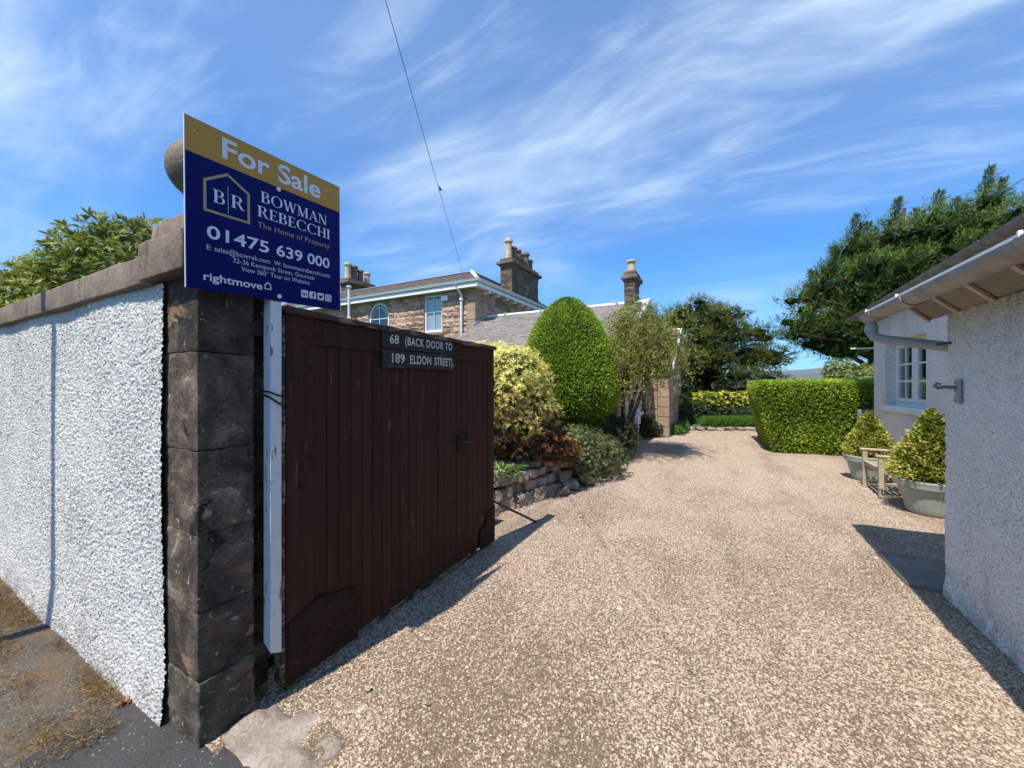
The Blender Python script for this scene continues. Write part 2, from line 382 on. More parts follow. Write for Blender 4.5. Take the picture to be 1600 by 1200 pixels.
M['l_rhodo'] = leaf_mat('rhododendron_leaf', [(0, (0.051, 0.072, 0.020)), (0.5, (0.174, 0.217, 0.046)), (1, (0.392, 0.420, 0.102))], 0.25, 0.5, 0.28)
M['l_yellow'] = leaf_mat('golden_pieris_leaf', [(0, (0.06, 0.09, 0.022)), (0.25, (0.20, 0.20, 0.05)), (0.40, (0.52, 0.31, 0.16)), (0.54, (0.52, 0.45, 0.13)), (0.75, (0.72, 0.66, 0.19)), (1, (0.84, 0.81, 0.36))], 0.3)
M['l_red'] = leaf_mat('red_brown_pieris_leaf', [(0, (0.036, 0.048, 0.018)), (0.45, (0.144, 0.058, 0.027)), (0.8, (0.297, 0.106, 0.038)), (1, (0.414, 0.211, 0.077))], 0.3)
M['l_yew'] = leaf_mat('clipped_yew_leaf', [(0, (0.097, 0.160, 0.019)), (0.5, (0.256, 0.397, 0.034)), (1, (0.440, 0.619, 0.063))], 0.38)
M['l_hedge'] = leaf_mat('hedge_leaf', [(0, (0.110, 0.178, 0.021)), (0.5, (0.283, 0.412, 0.042)), (0.9, (0.504, 0.656, 0.083)), (1, (0.582, 0.572, 0.131))], 0.38)
M['l_pear'] = leaf_mat('weeping_pear_leaf', [(0, (0.103, 0.124, 0.032)), (0.5, (0.244, 0.265, 0.062)), (1, (0.533, 0.529, 0.123))], 0.38)
M['l_conif'] = leaf_mat('cypress_spray', [(0, (0.024, 0.041, 0.008)), (0.5, (0.118, 0.151, 0.022)), (1, (0.312, 0.336, 0.049))], 0.15)
M['l_conif2'] = leaf_mat('leyland_spray', [(0, (0.020, 0.044, 0.009)), (0.5, (0.107, 0.169, 0.025)), (1, (0.273, 0.348, 0.050))], 0.15)
M['l_hebe'] = leaf_mat('grey_green_shrub_leaf', [(0, (0.045, 0.063, 0.027)), (0.5, (0.128, 0.158, 0.068)), (0.9, (0.255, 0.285, 0.112)), (1, (0.450, 0.390, 0.090))], 0.2)
M['l_dark'] = leaf_mat('dark_shrub_leaf', [(0, (0.022, 0.034, 0.012)), (0.6, (0.054, 0.078, 0.026)), (1, (0.108, 0.132, 0.054))], 0.15)
M['l_box'] = leaf_mat('golden_box_leaf', [(0, (0.086, 0.114, 0.019)), (0.35, (0.238, 0.274, 0.042)), (0.7, (0.454, 0.467, 0.084)), (0.9, (0.605, 0.593, 0.204)), (1, (0.454, 0.228, 0.060))], 0.28)
M['l_light'] = leaf_mat('light_green_leaf', [(0, (0.078, 0.117, 0.033)), (0.5, (0.195, 0.247, 0.078)), (1, (0.351, 0.403, 0.143))], 0.3)
M['l_varieg'] = leaf_mat('variegated_leaf', [(0, (0.042, 0.078, 0.017)), (0.5, (0.204, 0.276, 0.036)), (0.75, (0.504, 0.480, 0.066)), (1, (0.696, 0.636, 0.168))], 0.3)
M['l_fern'] = leaf_mat('fresh_green_leaf', [(0, (0.054, 0.120, 0.019)), (0.6, (0.120, 0.264, 0.036)), (1, (0.204, 0.360, 0.060))], 0.35)
M['straw'] = leaf_mat('dry_straw', [(0, (0.10, 0.065, 0.032)), (0.6, (0.23, 0.15, 0.075)), (0.92, (0.38, 0.275, 0.15)), (1, (0.27, 0.09, 0.04))], 0.2, 0.8, 0.1)

# ------------------------------------------------------------------ object helpers
WL = {}
def place(o, parent, loc=(0, 0, 0)):
    loc = Vector(loc); WL[o.name] = loc
    COL.objects.link(o)
    if parent is not None:
        o.parent = parent; o.location = loc - WL[parent.name]
    else:
        o.location = loc
    return o
def tag(o, label=None, cat=None, group=None, kind=None):
    if label: o['label'] = label
    if cat: o['category'] = cat
    if group: o['group'] = group
    if kind: o['kind'] = kind
    return o
def thing(name, label, cat, loc, group=None):
    o = bpy.data.objects.new(name, None); o.empty_display_size = 0.2
    place(o, None, loc); return tag(o, label, cat, group)
def mesh_np(name, V, F, mat, parent=None, smooth=False, tint=None, loc=(0, 0, 0)):
    """V (n,3) array, F (m,k) array of equal-sized faces"""
    V = np.asarray(V, np.float32); F = np.asarray(F, np.int32)
    me = bpy.data.meshes.new(name); k = F.shape[1]
    me.vertices.add(len(V)); me.vertices.foreach_set('co', V.ravel())
    me.loops.add(F.size); me.loops.foreach_set('vertex_index', F.ravel())
    me.polygons.add(len(F)); me.polygons.foreach_set('loop_start', np.arange(0, F.size, k, dtype=np.int32))
    try: me.polygons.foreach_set('loop_total', np.full(len(F), k, np.int32))
    except Exception: pass
    me.update(calc_edges=True)
    if smooth: me.shade_smooth()
    if tint is not None:
        a = me.attributes.new('tint', 'FLOAT', 'FACE'); a.data.foreach_set('value', np.asarray(tint, np.float32))
    me.materials.append(mat)
    return place(bpy.data.objects.new(name, me), parent, loc)
class MB:
    def __init__(s): s.v = []; s.f = []
    def add(s, vs, fs):
        b = len(s.v); s.v += [tuple(q) for q in vs]; s.f += [tuple(b + i for i in f) for f in fs]; return s
    def box(s, x0, x1, y0, y1, z0, z1):
        return s.add([(x0, y0, z0), (x1, y0, z0), (x1, y1, z0), (x0, y1, z0), (x0, y0, z1), (x1, y0, z1), (x1, y1, z1), (x0, y1, z1)],
                     [(0, 3, 2, 1), (4, 5, 6, 7), (0, 1, 5, 4), (1, 2, 6, 5), (2, 3, 7, 6), (3, 0, 4, 7)])
    def bbox(s, x0, x1, y0, y1, z0, z1, b=0.004):
        """a box with bevelled edges"""
        c = Vector(((x0 + x1) / 2, (y0 + y1) / 2, (z0 + z1) / 2)); h = Vector((abs(x1 - x0) / 2, abs(y1 - y0) / 2, abs(z1 - z0) / 2))
        b = min(b, *(0.45 * q for q in h)); idx = {}; vs = []
        for sx in (-1, 1):
            for sy in (-1, 1):
                for sz in (-1, 1):
                    for ax in range(3):
                        o = [h.x - b, h.y - b, h.z - b]; o[ax] += b
                        idx[(sx, sy, sz, ax)] = len(vs); vs.append((c.x + sx * o[0], c.y + sy * o[1], c.z + sz * o[2]))
        fs = []
        S = (-1, 1)
        for sg in S:
            fs.append([idx[(sg, a, d, 0)] for a, d in ((-1, -1), (1, -1), (1, 1), (-1, 1))][::sg])
            fs.append([idx[(a, sg, d, 1)] for a, d in ((-1, -1), (-1, 1), (1, 1), (1, -1))][::sg])
            fs.append([idx[(a, d, sg, 2)] for a, d in ((-1, -1), (1, -1), (1, 1), (-1, 1))][::sg])
        for a in S:
            for d in S:
                fs.append([idx[(a, d, -1, 0)], idx[(a, d, 1, 0)], idx[(a, d, 1, 1)], idx[(a, d, -1, 1)]][::a * d])
                fs.append([idx[(a, -1, d, 0)], idx[(a, -1, d, 2)], idx[(a, 1, d, 2)], idx[(a, 1, d, 0)]][::a * d])
                fs.append([idx[(-1, a, d, 1)], idx[(1, a, d, 1)], idx[(1, a, d, 2)], idx[(-1, a, d, 2)]][::a * d])
        for a in S:
            for d in S:
                for e in S:
                    fs.append([idx[(a, d, e, 0)], idx[(a, d, e, 1)], idx[(a, d, e, 2)]][::a * d * e])
        return s.add(vs, fs)
    def tube(s, pts, rad, n=8, cap=True):
        pts = [Vector(p) for p in pts]
        if not hasattr(rad, '__len__'): rad = [rad] * len(pts)
        b = len(s.v); prev = None
        for i, p in enumerate(pts):
            d = (pts[min(i + 1, len(pts) - 1)] - pts[max(i - 1, 0)]).normalized()
            if prev is None:
                a = d.orthogonal().normalized()
            else:
                a = (prev - d * prev.dot(d)).normalized()
            prev = a; c = d.cross(a)
            for k in range(n):
                t = 2 * math.pi * k / n
                s.v.append(tuple(p + (a * math.cos(t) + c * math.sin(t)) * rad[i]))
        for i in range(len(pts) - 1):
            for k in range(n):
                k2 = (k + 1) % n
                s.f.append((b + i * n + k, b + i * n + k2, b + (i + 1) * n + k2, b + (i + 1) * n + k))
        if cap:
            s.f.append(tuple(b + k for k in range(n))[::-1]); e = b + (len(pts) - 1) * n
            s.f.append(tuple(e + k for k in range(n)))
        return s
    def lathe(s, prof, c, n=16, flute=None):
        b = len(s.v)
        for i, (r, z) in enumerate(prof):
            for k in range(n):
                t = 2 * math.pi * k / n; rr = r * (1 + (flute(i, t) if flute else 0))
                s.v.append((c[0] + rr * math.cos(t), c[1] + rr * math.sin(t), c[2] + z))
        for i in range(len(prof) - 1):
            for k in range(n):
                k2 = (k + 1) % n
                s.f.append((b + i * n + k, b + i * n + k2, b + (i + 1) * n + k2, b + (i + 1) * n + k))
        s.f.append(tuple(b + k for k in range(n))[::-1]); e = b + (len(prof) - 1) * n
        s.f.append(tuple(e + k for k in range(n)))
        return s
    def prism(s, poly, fn, t):
        """poly: 2-D outline; fn(a, b, d) -> 3-D; from d=0 to d=t"""
        n = len(poly)
        return s.add([fn(a, b, 0) for a, b in poly] + [fn(a, b, t) for a, b in poly],
                     [tuple(range(n))[::-1], tuple(range(n, 2 * n))] + [(i, (i + 1) % n, n + (i + 1) % n, n + i) for i in range(n)])
    def build(s, name, mat, parent=None, smooth=False, loc=None):
        me = bpy.data.meshes.new(name)
        loc = Vector(loc) if loc is not None else Vector((0, 0, 0))
        me.from_pydata([tuple(Vector(q) - loc) for q in s.v], [], s.f); me.update()
        if smooth:
            me.shade_smooth()
            try: me.set_sharp_from_angle(angle=math.radians(40))
            except Exception: pass
        me.materials.append(mat)
        return place(bpy.data.objects.new(name, me), parent, loc)
def fbm(v, f, seed, octv=3):
    q = Vector(v) * f + Vector((seed * 7.13, seed * 3.71, seed * 1.9)); a = 1; r = 0
    for _ in range(octv):
        r += a * mnoise.noise(q); q = q * 2.03; a *= 0.5
    return r
def rough_block(x0, x1, y0, y1, z0, z1, res=0.04, rnd=0.015, amp=0.006, freq=6, seed=0, skew=None):
    d = (x1 - x0, y1 - y0, z1 - z0)
    lo = Vector((x0, y0, z0)); hi = Vector((x1, y1, z1)); r = min(rnd, *(0.45 * q for q in d))
    ax = []
    for a in range(3):                                  # lattice lines, close together at the worn arrises
        k = max(1, min(40, int(round((d[a] - 2 * r) / res))))
        ax.append([lo[a], lo[a] + 0.35 * r] + [lo[a] + r + (d[a] - 2 * r) * q / k for q in range(k + 1)] + [hi[a] - 0.35 * r, hi[a]])
    n = [len(q) - 1 for q in ax]; idx = {}; vs = []; fs = []
    def vid(i, j, k):
        if (i, j, k) in idx: return idx[(i, j, k)]
        p = Vector((ax[0][i], ax[1][j], ax[2][k]))
        q = Vector([min(max(p[a], lo[a] + r), hi[a] - r) for a in range(3)])
        nn = (p - q).normalized(); w = fbm(p, freq, seed) + 0.5 * fbm(p, freq * 4.1, seed + 5)
        p2 = q + nn * (r + amp * w - amp * 0.3)
        if skew: p2 = skew(p2)
        idx[(i, j, k)] = len(vs); vs.append(p2); return idx[(i, j, k)]
    for k in (0, n[2]):
        for i in range(n[0]):
            for j in range(n[1]):
                f = (vid(i, j, k), vid(i + 1, j, k), vid(i + 1, j + 1, k), vid(i, j + 1, k)); fs.append(f if k else f[::-1])
    for j in (0, n[1]):
        for i in range(n[0]):
            for k in range(n[2]):
                f = (vid(i, j, k), vid(i + 1, j, k), vid(i + 1, j, k + 1), vid(i, j, k + 1)); fs.append(f[::-1] if j else f)
    for i in (0, n[0]):
        for j in range(n[1]):
            for k in range(n[2]):
                f = (vid(i, j, k), vid(i, j + 1, k), vid(i, j + 1, k + 1), vid(i, j, k + 1)); fs.append(f if i else f[::-1])
    return MB().add(vs, fs)
def boulder(c, r, seed, freq=1.3, amp=0.35, facets=True):
    """a quarried lump: an icosphere cut by random planes and roughened"""
    import bmesh
    bm = bmesh.new(); bmesh.ops.create_icosphere(bm, subdivisions=3, radius=1)
    rr = random.Random(seed); pl = []
    for _ in range(13):
        n = Vector((rr.gauss(0, 1), rr.gauss(0, 1), rr.gauss(0, 1))).normalized(); pl.append((n, rr.uniform(0.42, 0.74)))
    for v in bm.verts:
        p = v.co.copy()
        for n, dd in pl:
            e = p.dot(n) - dd
            if e > 0: p -= n * e
        p *= 1.22 * (1 + 0.07 * fbm(p, 2.6, seed) + 0.03 * fbm(p, 9, seed))
        v.co = Vector((c[0] + p.x * r[0], c[1] + p.y * r[1], c[2] + p.z * r[2]))
    m = MB(); m.add([v.co for v in bm.verts], [[v.index for v in f.verts] for f in bm.faces]); bm.free(); return m

# ------------------------------------------------------------------ foliage helpers
def unit(a): return a / np.maximum(np.linalg.norm(a, axis=-1, keepdims=True), 1e-9)
def rdir(n): return unit(rng.normal(size=(n, 3)))
def leaves(name, P, D, U, L, W, tint, mat, parent=None, shape='diamond', fold=0.15, droop=0.0, kind=None):
    P = np.asarray(P, float); n = len(P); D = unit(D)
    L = np.broadcast_to(L, (n,))[:, None]; W = np.broadcast_to(W, (n,))[:, None]
    S = unit(np.cross(D, U)); Nn = np.cross(S, D); dz = np.array([[0, 0, 1.0]])
    if shape == 'diamond':
        V = np.stack([P, P + D * L * .5 + S * W * .5 + Nn * W * fold, P + D * L - dz * L * droop, P + D * L * .5 - S * W * .5 + Nn * W * fold], 1).reshape(-1, 3)
        F = np.arange(4 * n).reshape(n, 4); T = np.asarray(tint)
    else:
        a = P + D * L * .33 - dz * L * droop * .15; b = P + D * L * .68 - dz * L * droop * .5
        V = np.stack([P, a + S * W * .46 + Nn * W * fold, b + S * W * .40 + Nn * W * fold, P + D * L - dz * L * droop, b - S * W * .40 + Nn * W * fold, a - S * W * .46 + Nn * W * fold], 1).reshape(-1, 3)
        i = np.arange(n)[:, None] * 6
        F = np.concatenate([i + np.array([[0, 1, 2, 3]]), i + np.array([[0, 3, 4, 5]])], 1).reshape(-1, 4); T = np.repeat(tint, 2)
    o = mesh_np(name, V, F, mat, parent, False, T)
    return tag(o, kind=kind) if kind else o
def on_lobes(lobes, n, shell=(0.82, 1.0), cut=0.85, zmin=None):
    """points near the surface of a union of ellipsoids (cx,cy,cz,rx,ry,rz), with outward directions"""
    Lb = np.array(lobes, float); w = (Lb[:, 3] * Lb[:, 4] + Lb[:, 3] * Lb[:, 5] + Lb[:, 4] * Lb[:, 5]); w /= w.sum()
    m = int(n * 2.2) + 50; k = rng.choice(len(Lb), m, p=w); d = rdir(m)
    P = Lb[k, :3] + d * Lb[k, 3:] * rng.uniform(*shell, (m, 1)); N = unit(d / Lb[k, 3:])
    ok = np.ones(m, bool)
    for j, q in enumerate(Lb):
        ok &= ~((np.sum(((P - q[:3]) / q[3:]) ** 2, 1) < cut ** 2) & (k != j))
    if zmin is not None: ok &= P[:, 2] > zmin
    P, N = P[ok][:n], N[ok][:n]
    return P, N
def rosettes(P, N, k, spread=0.9, up=0.35):
    """k leaves fanned round each shoot tip"""
    n = len(P); A = unit(N + rng.normal(0, 0.25, (n, 3)) + np.array([0, 0, up]))
    X = unit(np.cross(A, rdir(n))); Y = np.cross(A, X)
    th = (np.arange(k)[None] * 2.4 + rng.uniform(0, 6.3, (n, 1)))[..., None]
    lift = rng.uniform(0.15, 0.75, (n, k, 1)) * (1 / spread)
    D = unit(X[:, None] * np.cos(th) + Y[:, None] * np.sin(th) + A[:, None] * lift)
    Pn = np.repeat(P[:, None], k, 1) + A[:, None] * rng.uniform(-0.02, 0.01, (n, k, 1))
    U = np.repeat(A[:, None], k, 1)
    return Pn.reshape(-1, 3), D.reshape(-1, 3), U.reshape(-1, 3)
def blob(name, lobes, mat, parent, k=0.8, seed=1, sub=3):
    import bmesh
    bm = bmesh.new()
    for i, q in enumerate(lobes):
        r = bmesh.ops.create_icosphere(bm, subdivisions=sub, radius=1)
        for v in r['verts']:
            p = v.co * (1 + 0.18 * fbm(v.co, 2.5, seed + i))
            v.co = Vector((q[0] + p.x * q[3] * k, q[1] + p.y * q[4] * k, q[2] + p.z * q[5] * k))
    me = bpy.data.meshes.new(name); bm.to_mesh(me); bm.free(); me.materials.append(mat)
    return place(bpy.data.objects.new(name, me), parent)
def twigs(name, base, ends, r0, r1, mat, parent, sag=0.0, n=6, segs=4):
    m = MB()
    for e in ends:
        b = Vector(base); e = Vector(e); pts = []
        for i in range(segs + 1):
            t = i / segs; p = b.lerp(e, t); p.z += sag * math.sin(math.pi * t) * (e - b).length
            p += Vector((mnoise.noise(p * 2.1), mnoise.noise(p * 2.1 + Vector((5, 0, 0))), 0)) * 0.08 * (e - b).length * math.sin(math.pi * t)
            pts.append(p)
        m.tube(pts, [r0 + (r1 - r0) * i / segs for i in range(segs + 1)], n)
    return m.build(name, mat, parent, True)
def lobeset(c, R, n, rr, zs=1.0, seed=0):
    """irregular cluster of lobes filling an ellipsoid of radii R"""
    g = np.random.default_rng(seed); out = []
    for _ in range(n):
        d = unit(g.normal(size=3)); q = g.uniform(0.45, 0.82); r = g.uniform(*rr)
        out.append((c[0] + d[0] * R[0] * q, c[1] + d[1] * R[1] * q, c[2] + d[2] * R[2] * q, r, r, r * zs))
    return out

# ================================================================== THE SETTING
def sheet(name, x0, x1, y0, y1, z, res, amp, mat, seed=0, freq=1.2):
    nx = max(1, int((x1 - x0) / res)); ny = max(1, int((y1 - y0) / res))
    X, Y = np.meshgrid(np.linspace(x0, x1, nx + 1), np.linspace(y0, y1, ny + 1))
    Z = z + amp * (np.sin(X * 2.1 * freq + seed) * np.cos(Y * 1.7 * freq + 1.3 * seed) + 0.6 * np.sin(X * 5.3 * freq + Y * 3.1 + seed) + 0.4 * np.cos(Y * 7.1 * freq - X * 2.2))
    V = np.stack([X, Y, Z], -1).reshape(-1, 3)
    i = np.arange(ny)[:, None] * (nx + 1) + np.arange(nx)[None]
    F = np.stack([i, i + 1, i + nx + 2, i + nx + 1], -1).reshape(-1, 4)
    return tag(mesh_np(name, V, F, mat, None, True), kind='structure')
def ground_z(x, y):
    return 0.006 * (np.sin(x * 2.52) * np.cos(y * 2.04) + 0.6 * np.sin(x * 6.36 + y * 3.1) + 0.4 * np.cos(y * 8.52 - x * 2.2))
m = MB(); m.add([(-9000, -1400, -0.06), (9000, -1400, -0.06), (9000, 9000, -0.06), (-9000, 9000, -0.06)], [(0, 1, 2, 3)])
tag(m.build('ground', M['turf']), kind='structure')
sheet('driveway', -2.75, 3.6, 0.86, 16.2, 0.0, 0.07, 0.006, M['gravel'])
sheet('pavement', -14, -2.62, -2.2, 0.95, -0.004, 0.08, 0.006, M['asphalt_old'], 2)
sheet('pavement_patch', -2.62, 6.0, -2.2, 0.90, 0.0, 0.07, 0.004, M['asphalt'], 4)
sheet('road', -60, 60, -9, -2.2, -0.03, 2.0, 0.0, M['asphalt'])
m = MB().bbox(-60, 60, -2.33, -2.2, -0.2, 0.012, 0.02); tag(m.build('kerb', M['concrete']), kind='structure')
# threshold stones at the gateway
for i, (x0, x1, y0, y1) in enumerate(((-1.99, -1.44, 0.885, 1.19), (-1.43, -0.62, 0.86, 1.08), (-0.61, 0.25, 0.86, 1.07), (0.26, 1.46, 0.86, 1.08))):
    b = rough_block(x0, x1, y0, y1, -0.10, 0.012, 0.03, 0.035, 0.022, 6, 40 + i, skew=lambda p: Vector((p.x + 0.05 * fbm((p.x, p.y, 0), 5, 9), p.y + 0.06 * fbm((p.x, p.y, 0), 4, 3), p.z + 0.012 * fbm((p.x, p.y, 0), 9, 6))))
    o = b.build('threshold_stone', M['slab'], None, True)
    tag(o, ['pale worn threshold slab beside the foot of the dark gate pillar', 'long threshold slab lying in the gravel in front of the photographer', 'threshold slab in the middle of the drive entrance', 'threshold slab at the outbuilding end of the drive entrance'][i], 'stone slab', 'threshold stones of the gateway')
tag(MB().add([(x, y, z) for x, y, z in [(-8.2, 3.9, 0.36), (-2.62, 4.0, 0.36), (-2.35, 4.9, 0.38), (-2.25, 5.7, 0.30), (-2.0, 6.0, 0.10), (-1.75, 7.2, 0.07), (-1.85, 8.6, 0.06), (-2.13, 9.3, 0.06), (-8.2, 9.3, 0.3)]], [tuple(range(9))]).build('flower_bed', M['soil']), kind='structure')
tag(MB().add([(-14, 1.1, 0.05), (-2.25, 1.1, 0.05), (-2.25, 3.9, 0.1), (-14, 3.9, 0.1)], [(0, 1, 2, 3)]).build('garden_soil', M['soil']), kind='structure')
tag(MB().add([(-1.38, 14.6, 0.08), (1.0, 15.75, 0.08), (4, 16.5, 0.1), (5, 26, 0.1), (-8, 26, 0.1), (-1.38, 18, 0.1)], [tuple(range(6))]).build('lawn', M['turf']), kind='structure')
# far hills across the firth
def hills(name, r, th0, th1, h, seed):
    n = 90; vs = []; fs = []
    for i in range(n + 1):
        th = math.radians(th0 + (th1 - th0) * i / n)
        e = math.sin(math.pi * i / n) ** 0.5
        zz = h * e * (0.72 + 0.28 * fbm((i * 0.05, seed, 0), 1, seed, 4))
        for k, (rr, zf) in enumerate(((r, 0), (r + 500, 0.45), (r + 1100, 0.85), (r + 1600, 1.0), (r + 2600, 0.0))):
            vs.append((rr * math.sin(th), rr * math.cos(th), -2 + zz * zf * (1 + 0.15 * fbm((i * 0.2, k, seed), 1, seed, 2))))
    for i in range(n):
        for k in range(4):
            a = i * 5 + k; fs.append((a, a + 5, a + 6, a + 1))
    tag(MB().add(vs, fs).build(name, M['hill'], None, True), kind='structure')
hills('hills', 4200, -35, 75, 190, 3)
hills('hills_beyond', 6800, -35, 75, 400, 8)

# ================================================================== BOUNDARY WALL AND GATE PILLAR
WY = 0.81
wall = thing('boundary_wall', 'white roughcast garden wall with a sandstone coping along the pavement', 'wall', (-5, 1.0, 0))
nx, nz = 560, 345                                  # the thrown pebble finish, built as relief
xs = np.concatenate([np.linspace(-14, -5.75, 60), np.linspace(-5.74, -2.304, nx)]); zs = np.linspace(-0.06, 2.075, nz)
X, Z = np.meshgrid(xs, zs); h1 = rng.uniform(0, 1, X.shape)
h2 = h1 * 0.76 + 0.12 * (np.roll(h1, 1, 0) + np.roll(h1, 1, 1))
und = 0.010 * np.sin(X * 1.9) * np.sin(Z * 2.3 + 1) + 0.008 * np.sin(X * 4.7 + Z * 3)
Yw = WY + 0.008 - 0.0115 * (h2 - 0.5) + und * 0.6 - 0.018 * np.clip((0.25 - Z) / 0.25, 0, 1)
Xw = X + rng.uniform(-0.003, 0.003, X.shape) * (X > -5.7); Zw = Z + rng.uniform(-0.003, 0.003, X.shape)
V = np.stack([Xw, Yw, Zw], -1).reshape(-1, 3); nn = len(xs)
i = np.arange(nz - 1)[:, None] * nn + np.arange(nn - 1)[None]
F = np.stack([i, i + 1, i + nn + 1, i + nn], -1).reshape(-1, 4)
mesh_np('roughcast_face', V, F, M['harl'], wall, True)
MB().box(-14, -2.32, WY + 0.04, WY + 0.34, -0.2, 2.06).build('wall_core', M['mortar'], wall)
x = -2.36; k = 0
while x > -13.5:
    w = random.uniform(0.72, 1.1); dz = random.uniform(-0.006, 0.006)
    rough_block(x - w, x - 0.006, WY - 0.035, WY + 0.40, 2.07 + dz, 2.212 + dz, 0.05, 0.010, 0.005, 7, k).build('coping_stone', M['coping'], wall, True)
    x -= w; k += 1

pil = thing('gate_pillar', 'weathered dark sandstone gate pillar with a ball finial on its cap', 'pillar', (-2.2, 0.95, 0))
zj = [-0.08, 0.285, 0.588, 0.93, 1.302, 1.744, 2.082]
for j in range(6):
    z0, z1 = zj[j], zj[j + 1] - 0.0008
    ex = 0.014 if j == 0 else (0.003 if j % 2 else 0.0)
    rough_block(-2.45, -2.022 + ex, 0.836, 1.072, z0, z1, 0.018, 0.005 if j > 0 else 0.012, 0.0042 if j > 0 else 0.010, 14, j + 3).build('block', M['pillar'] if j > 0 else M['pillar_base'], pil, True)
    rough_block(-2.45, -2.16, 1.073, 1.215, z0, z1, 0.03, 0.008, 0.008, 7, j + 20).build('rebate_block', M['pillar'], pil, True)
MB().box(-2.44, -2.175, 0.86, 1.211, -0.05, 2.07).build('core', M['pillar'], pil)
MB().box(-2.174, -2.06, 0.86, 1.06, -0.05, 2.07).build('core', M['pillar'], pil)
rough_block(-2.425, -1.985, 0.765, 1.16, 2.084, 2.262, 0.03, 0.010, 0.006, 9, 31).build('cap', M['coping'], pil, True)
rough_block(-2.40, -2.03, 0.80, 1.12, 2.263, 2.355, 0.03, 0.010, 0.005, 9, 32, skew=lambda p: Vector((-2.2 + (p.x + 2.2) * (1 - 0.6 * (p.z - 2.263)), 0.96 + (p.y - 0.96) * (1 - 0.6 * (p.z - 2.263)), p.z))).build('cap_tier', M['coping'], pil, True)
pr = [(0.10, 2.35), (0.11, 2.38), (0.085, 2.40), (0.065, 2.44), (0.062, 2.48), (0.075, 2.505)]
MB().lathe(pr, (-2.25, 0.955, 0), 20).build('neck', M['coping'], pil, True)
pr = [(0.144 * math.sin(a), 2.645 - 0.144 * math.cos(a)) for a in np.linspace(0.5, math.pi - 0.02, 18)]
MB().lathe(pr, (-2.25, 0.955, 0), 28).build('ball_finial', M['coping'], pil, True)

# ================================================================== THE GATE
GX = -2.0
gate = thing('wooden_gate', 'tall dark brown boarded gate standing open beside the drive', 'gate', (GX, 2.2, 0))
GY0, GY1 = 1.215, 3.315
def gz(y): return 2.0 - 0.028 * (y - GY0) / (GY1 - GY0)
MB().bbox(GX - 0.06, GX + 0.006, GY0, 1.375, 0.03, 1.97, 0.005).build('hinge_stile', M['gate'], gate)
MB().bbox(GX - 0.06, GX + 0.004, 3.205, GY1, 0.045, 1.955, 0.005).build('closing_stile', M['gate'], gate)
MB().bbox(GX - 0.058, GX + 0.003, 1.376, 3.204, 1.815, 1.962, 0.004).build('top_rail', M['gate'], gate)
y = 1.377; nb = 22; bw = (3.203 - 1.377) / nb
for i in range(nb):
    d = random.uniform(-0.0015, 0.0015)
    MB().bbox(GX - 0.035, GX - 0.006 + d, y + 0.0015, y + bw - 0.0015, 0.05 + random.uniform(0, 0.012), 1.814, 0.0035).build('board', M['gate'], gate)
    y += bw
for zz in (0.35, 1.1, 1.75):
    MB().bbox(GX - 0.085, GX - 0.036, 1.38, 3.20, zz - 0.06, zz + 0.06, 0.006).build('back_ledge', M['gate'], gate)
rough_block(GX - 0.085, GX + 0.032, GY0 - 0.012, GY1 + 0.012, 1.966, 2.004, 0.03, 0.008, 0.008, 9, 77, skew=lambda p: Vector((p.x, p.y, p.z - 0.028 * (p.y - GY0) / 2.1))).build('capping', M['gate_worn'], gate, True)
rough_block(GX - 0.072, GX + 0.0035, GY0 - 0.02, GY0 - 0.001, 0.03, 1.962, 0.04, 0.006, 0.004, 9, 78).build('worn_edge', M['gate_worn'], gate, True)
rough_block(GX - 0.034, GX - 0.004, 1.67, 3.04, 0.018, 0.049, 0.02, 0.005, 0.010, 14, 79).build('frayed_foot', M['gate_worn'], gate, True)
fn = lambda a, b, d: (GX + 0.0065 + d, a, b)
MB().prism([(1.222, 0.03), (1.66, 0.03), (1.66, 0.335), (1.40, 0.405), (1.222, 0.345)], fn, 0.008).build('corner_plate', M['plate'], gate)
MB().prism([(3.05, 0.04), (3.312, 0.04), (3.312, 0.40), (3.20, 0.36), (3.12, 0.24), (3.05, 0.20)], fn, 0.008).build('corner_plate', M['plate'], gate)
def rivet(y, z, r=0.014, off=0.006):
    MB().lathe([(r, 0), (r * 0.92, r * 0.35), (r * 0.55, r * 0.68), (0.001, r * 0.78)], (0, 0, 0), 10)
    m = MB().lathe([(r, -0.002), (r * 0.92, r * 0.35), (r * 0.55, r * 0.68), (0.001, r * 0.8)], (0, 0, 0), 10)
    m.v = [(GX + off + b[2], y + b[0], z + b[1]) for b in m.v]
    return m.build('bolt_head', M['gate'], gate, True)
for y, z in ((1.375 - .01, 1.90), (1.43, 1.90), (1.30, 1.862), (1.41, 1.865), (1.358, 1.815), (1.355, 1.695), (1.295, 1.63), (1.357, 1.595), (1.358, 1.20), (1.36, 1.13), (1.305, 1.15), (1.30, 1.045)):
    rivet(y, z)
for y, z in ((1.27, 0.27), (1.34, 0.345), (1.34, 0.25), (1.34, 0.15), (1.27, 0.12), (1.46, 0.32), (1.46, 0.22), (1.46, 0.1), (1.57, 0.25), (1.57, 0.12), (1.62, 0.30), (3.26, 0.33), (3.26, 0.22), (3.2, 0.26), (3.18, 0.14), (3.10, 0.12), (3.28, 0.1)):
    rivet(y, z, 0.013, 0.0145)
MB().bbox(GX - 0.003, GX + 0.012, 2.70, 2.83, 1.02, 1.17, 0.006).build('latch_plate', M['plate'], gate)
MB().tube([(GX + 0.01, 2.74, 1.10), (GX + 0.05, 2.74, 1.10), (GX + 0.055, 2.80, 1.09), (GX + 0.05, 2.84, 1.07)], 0.009, 8).build('latch_handle', M['iron'], gate, True)
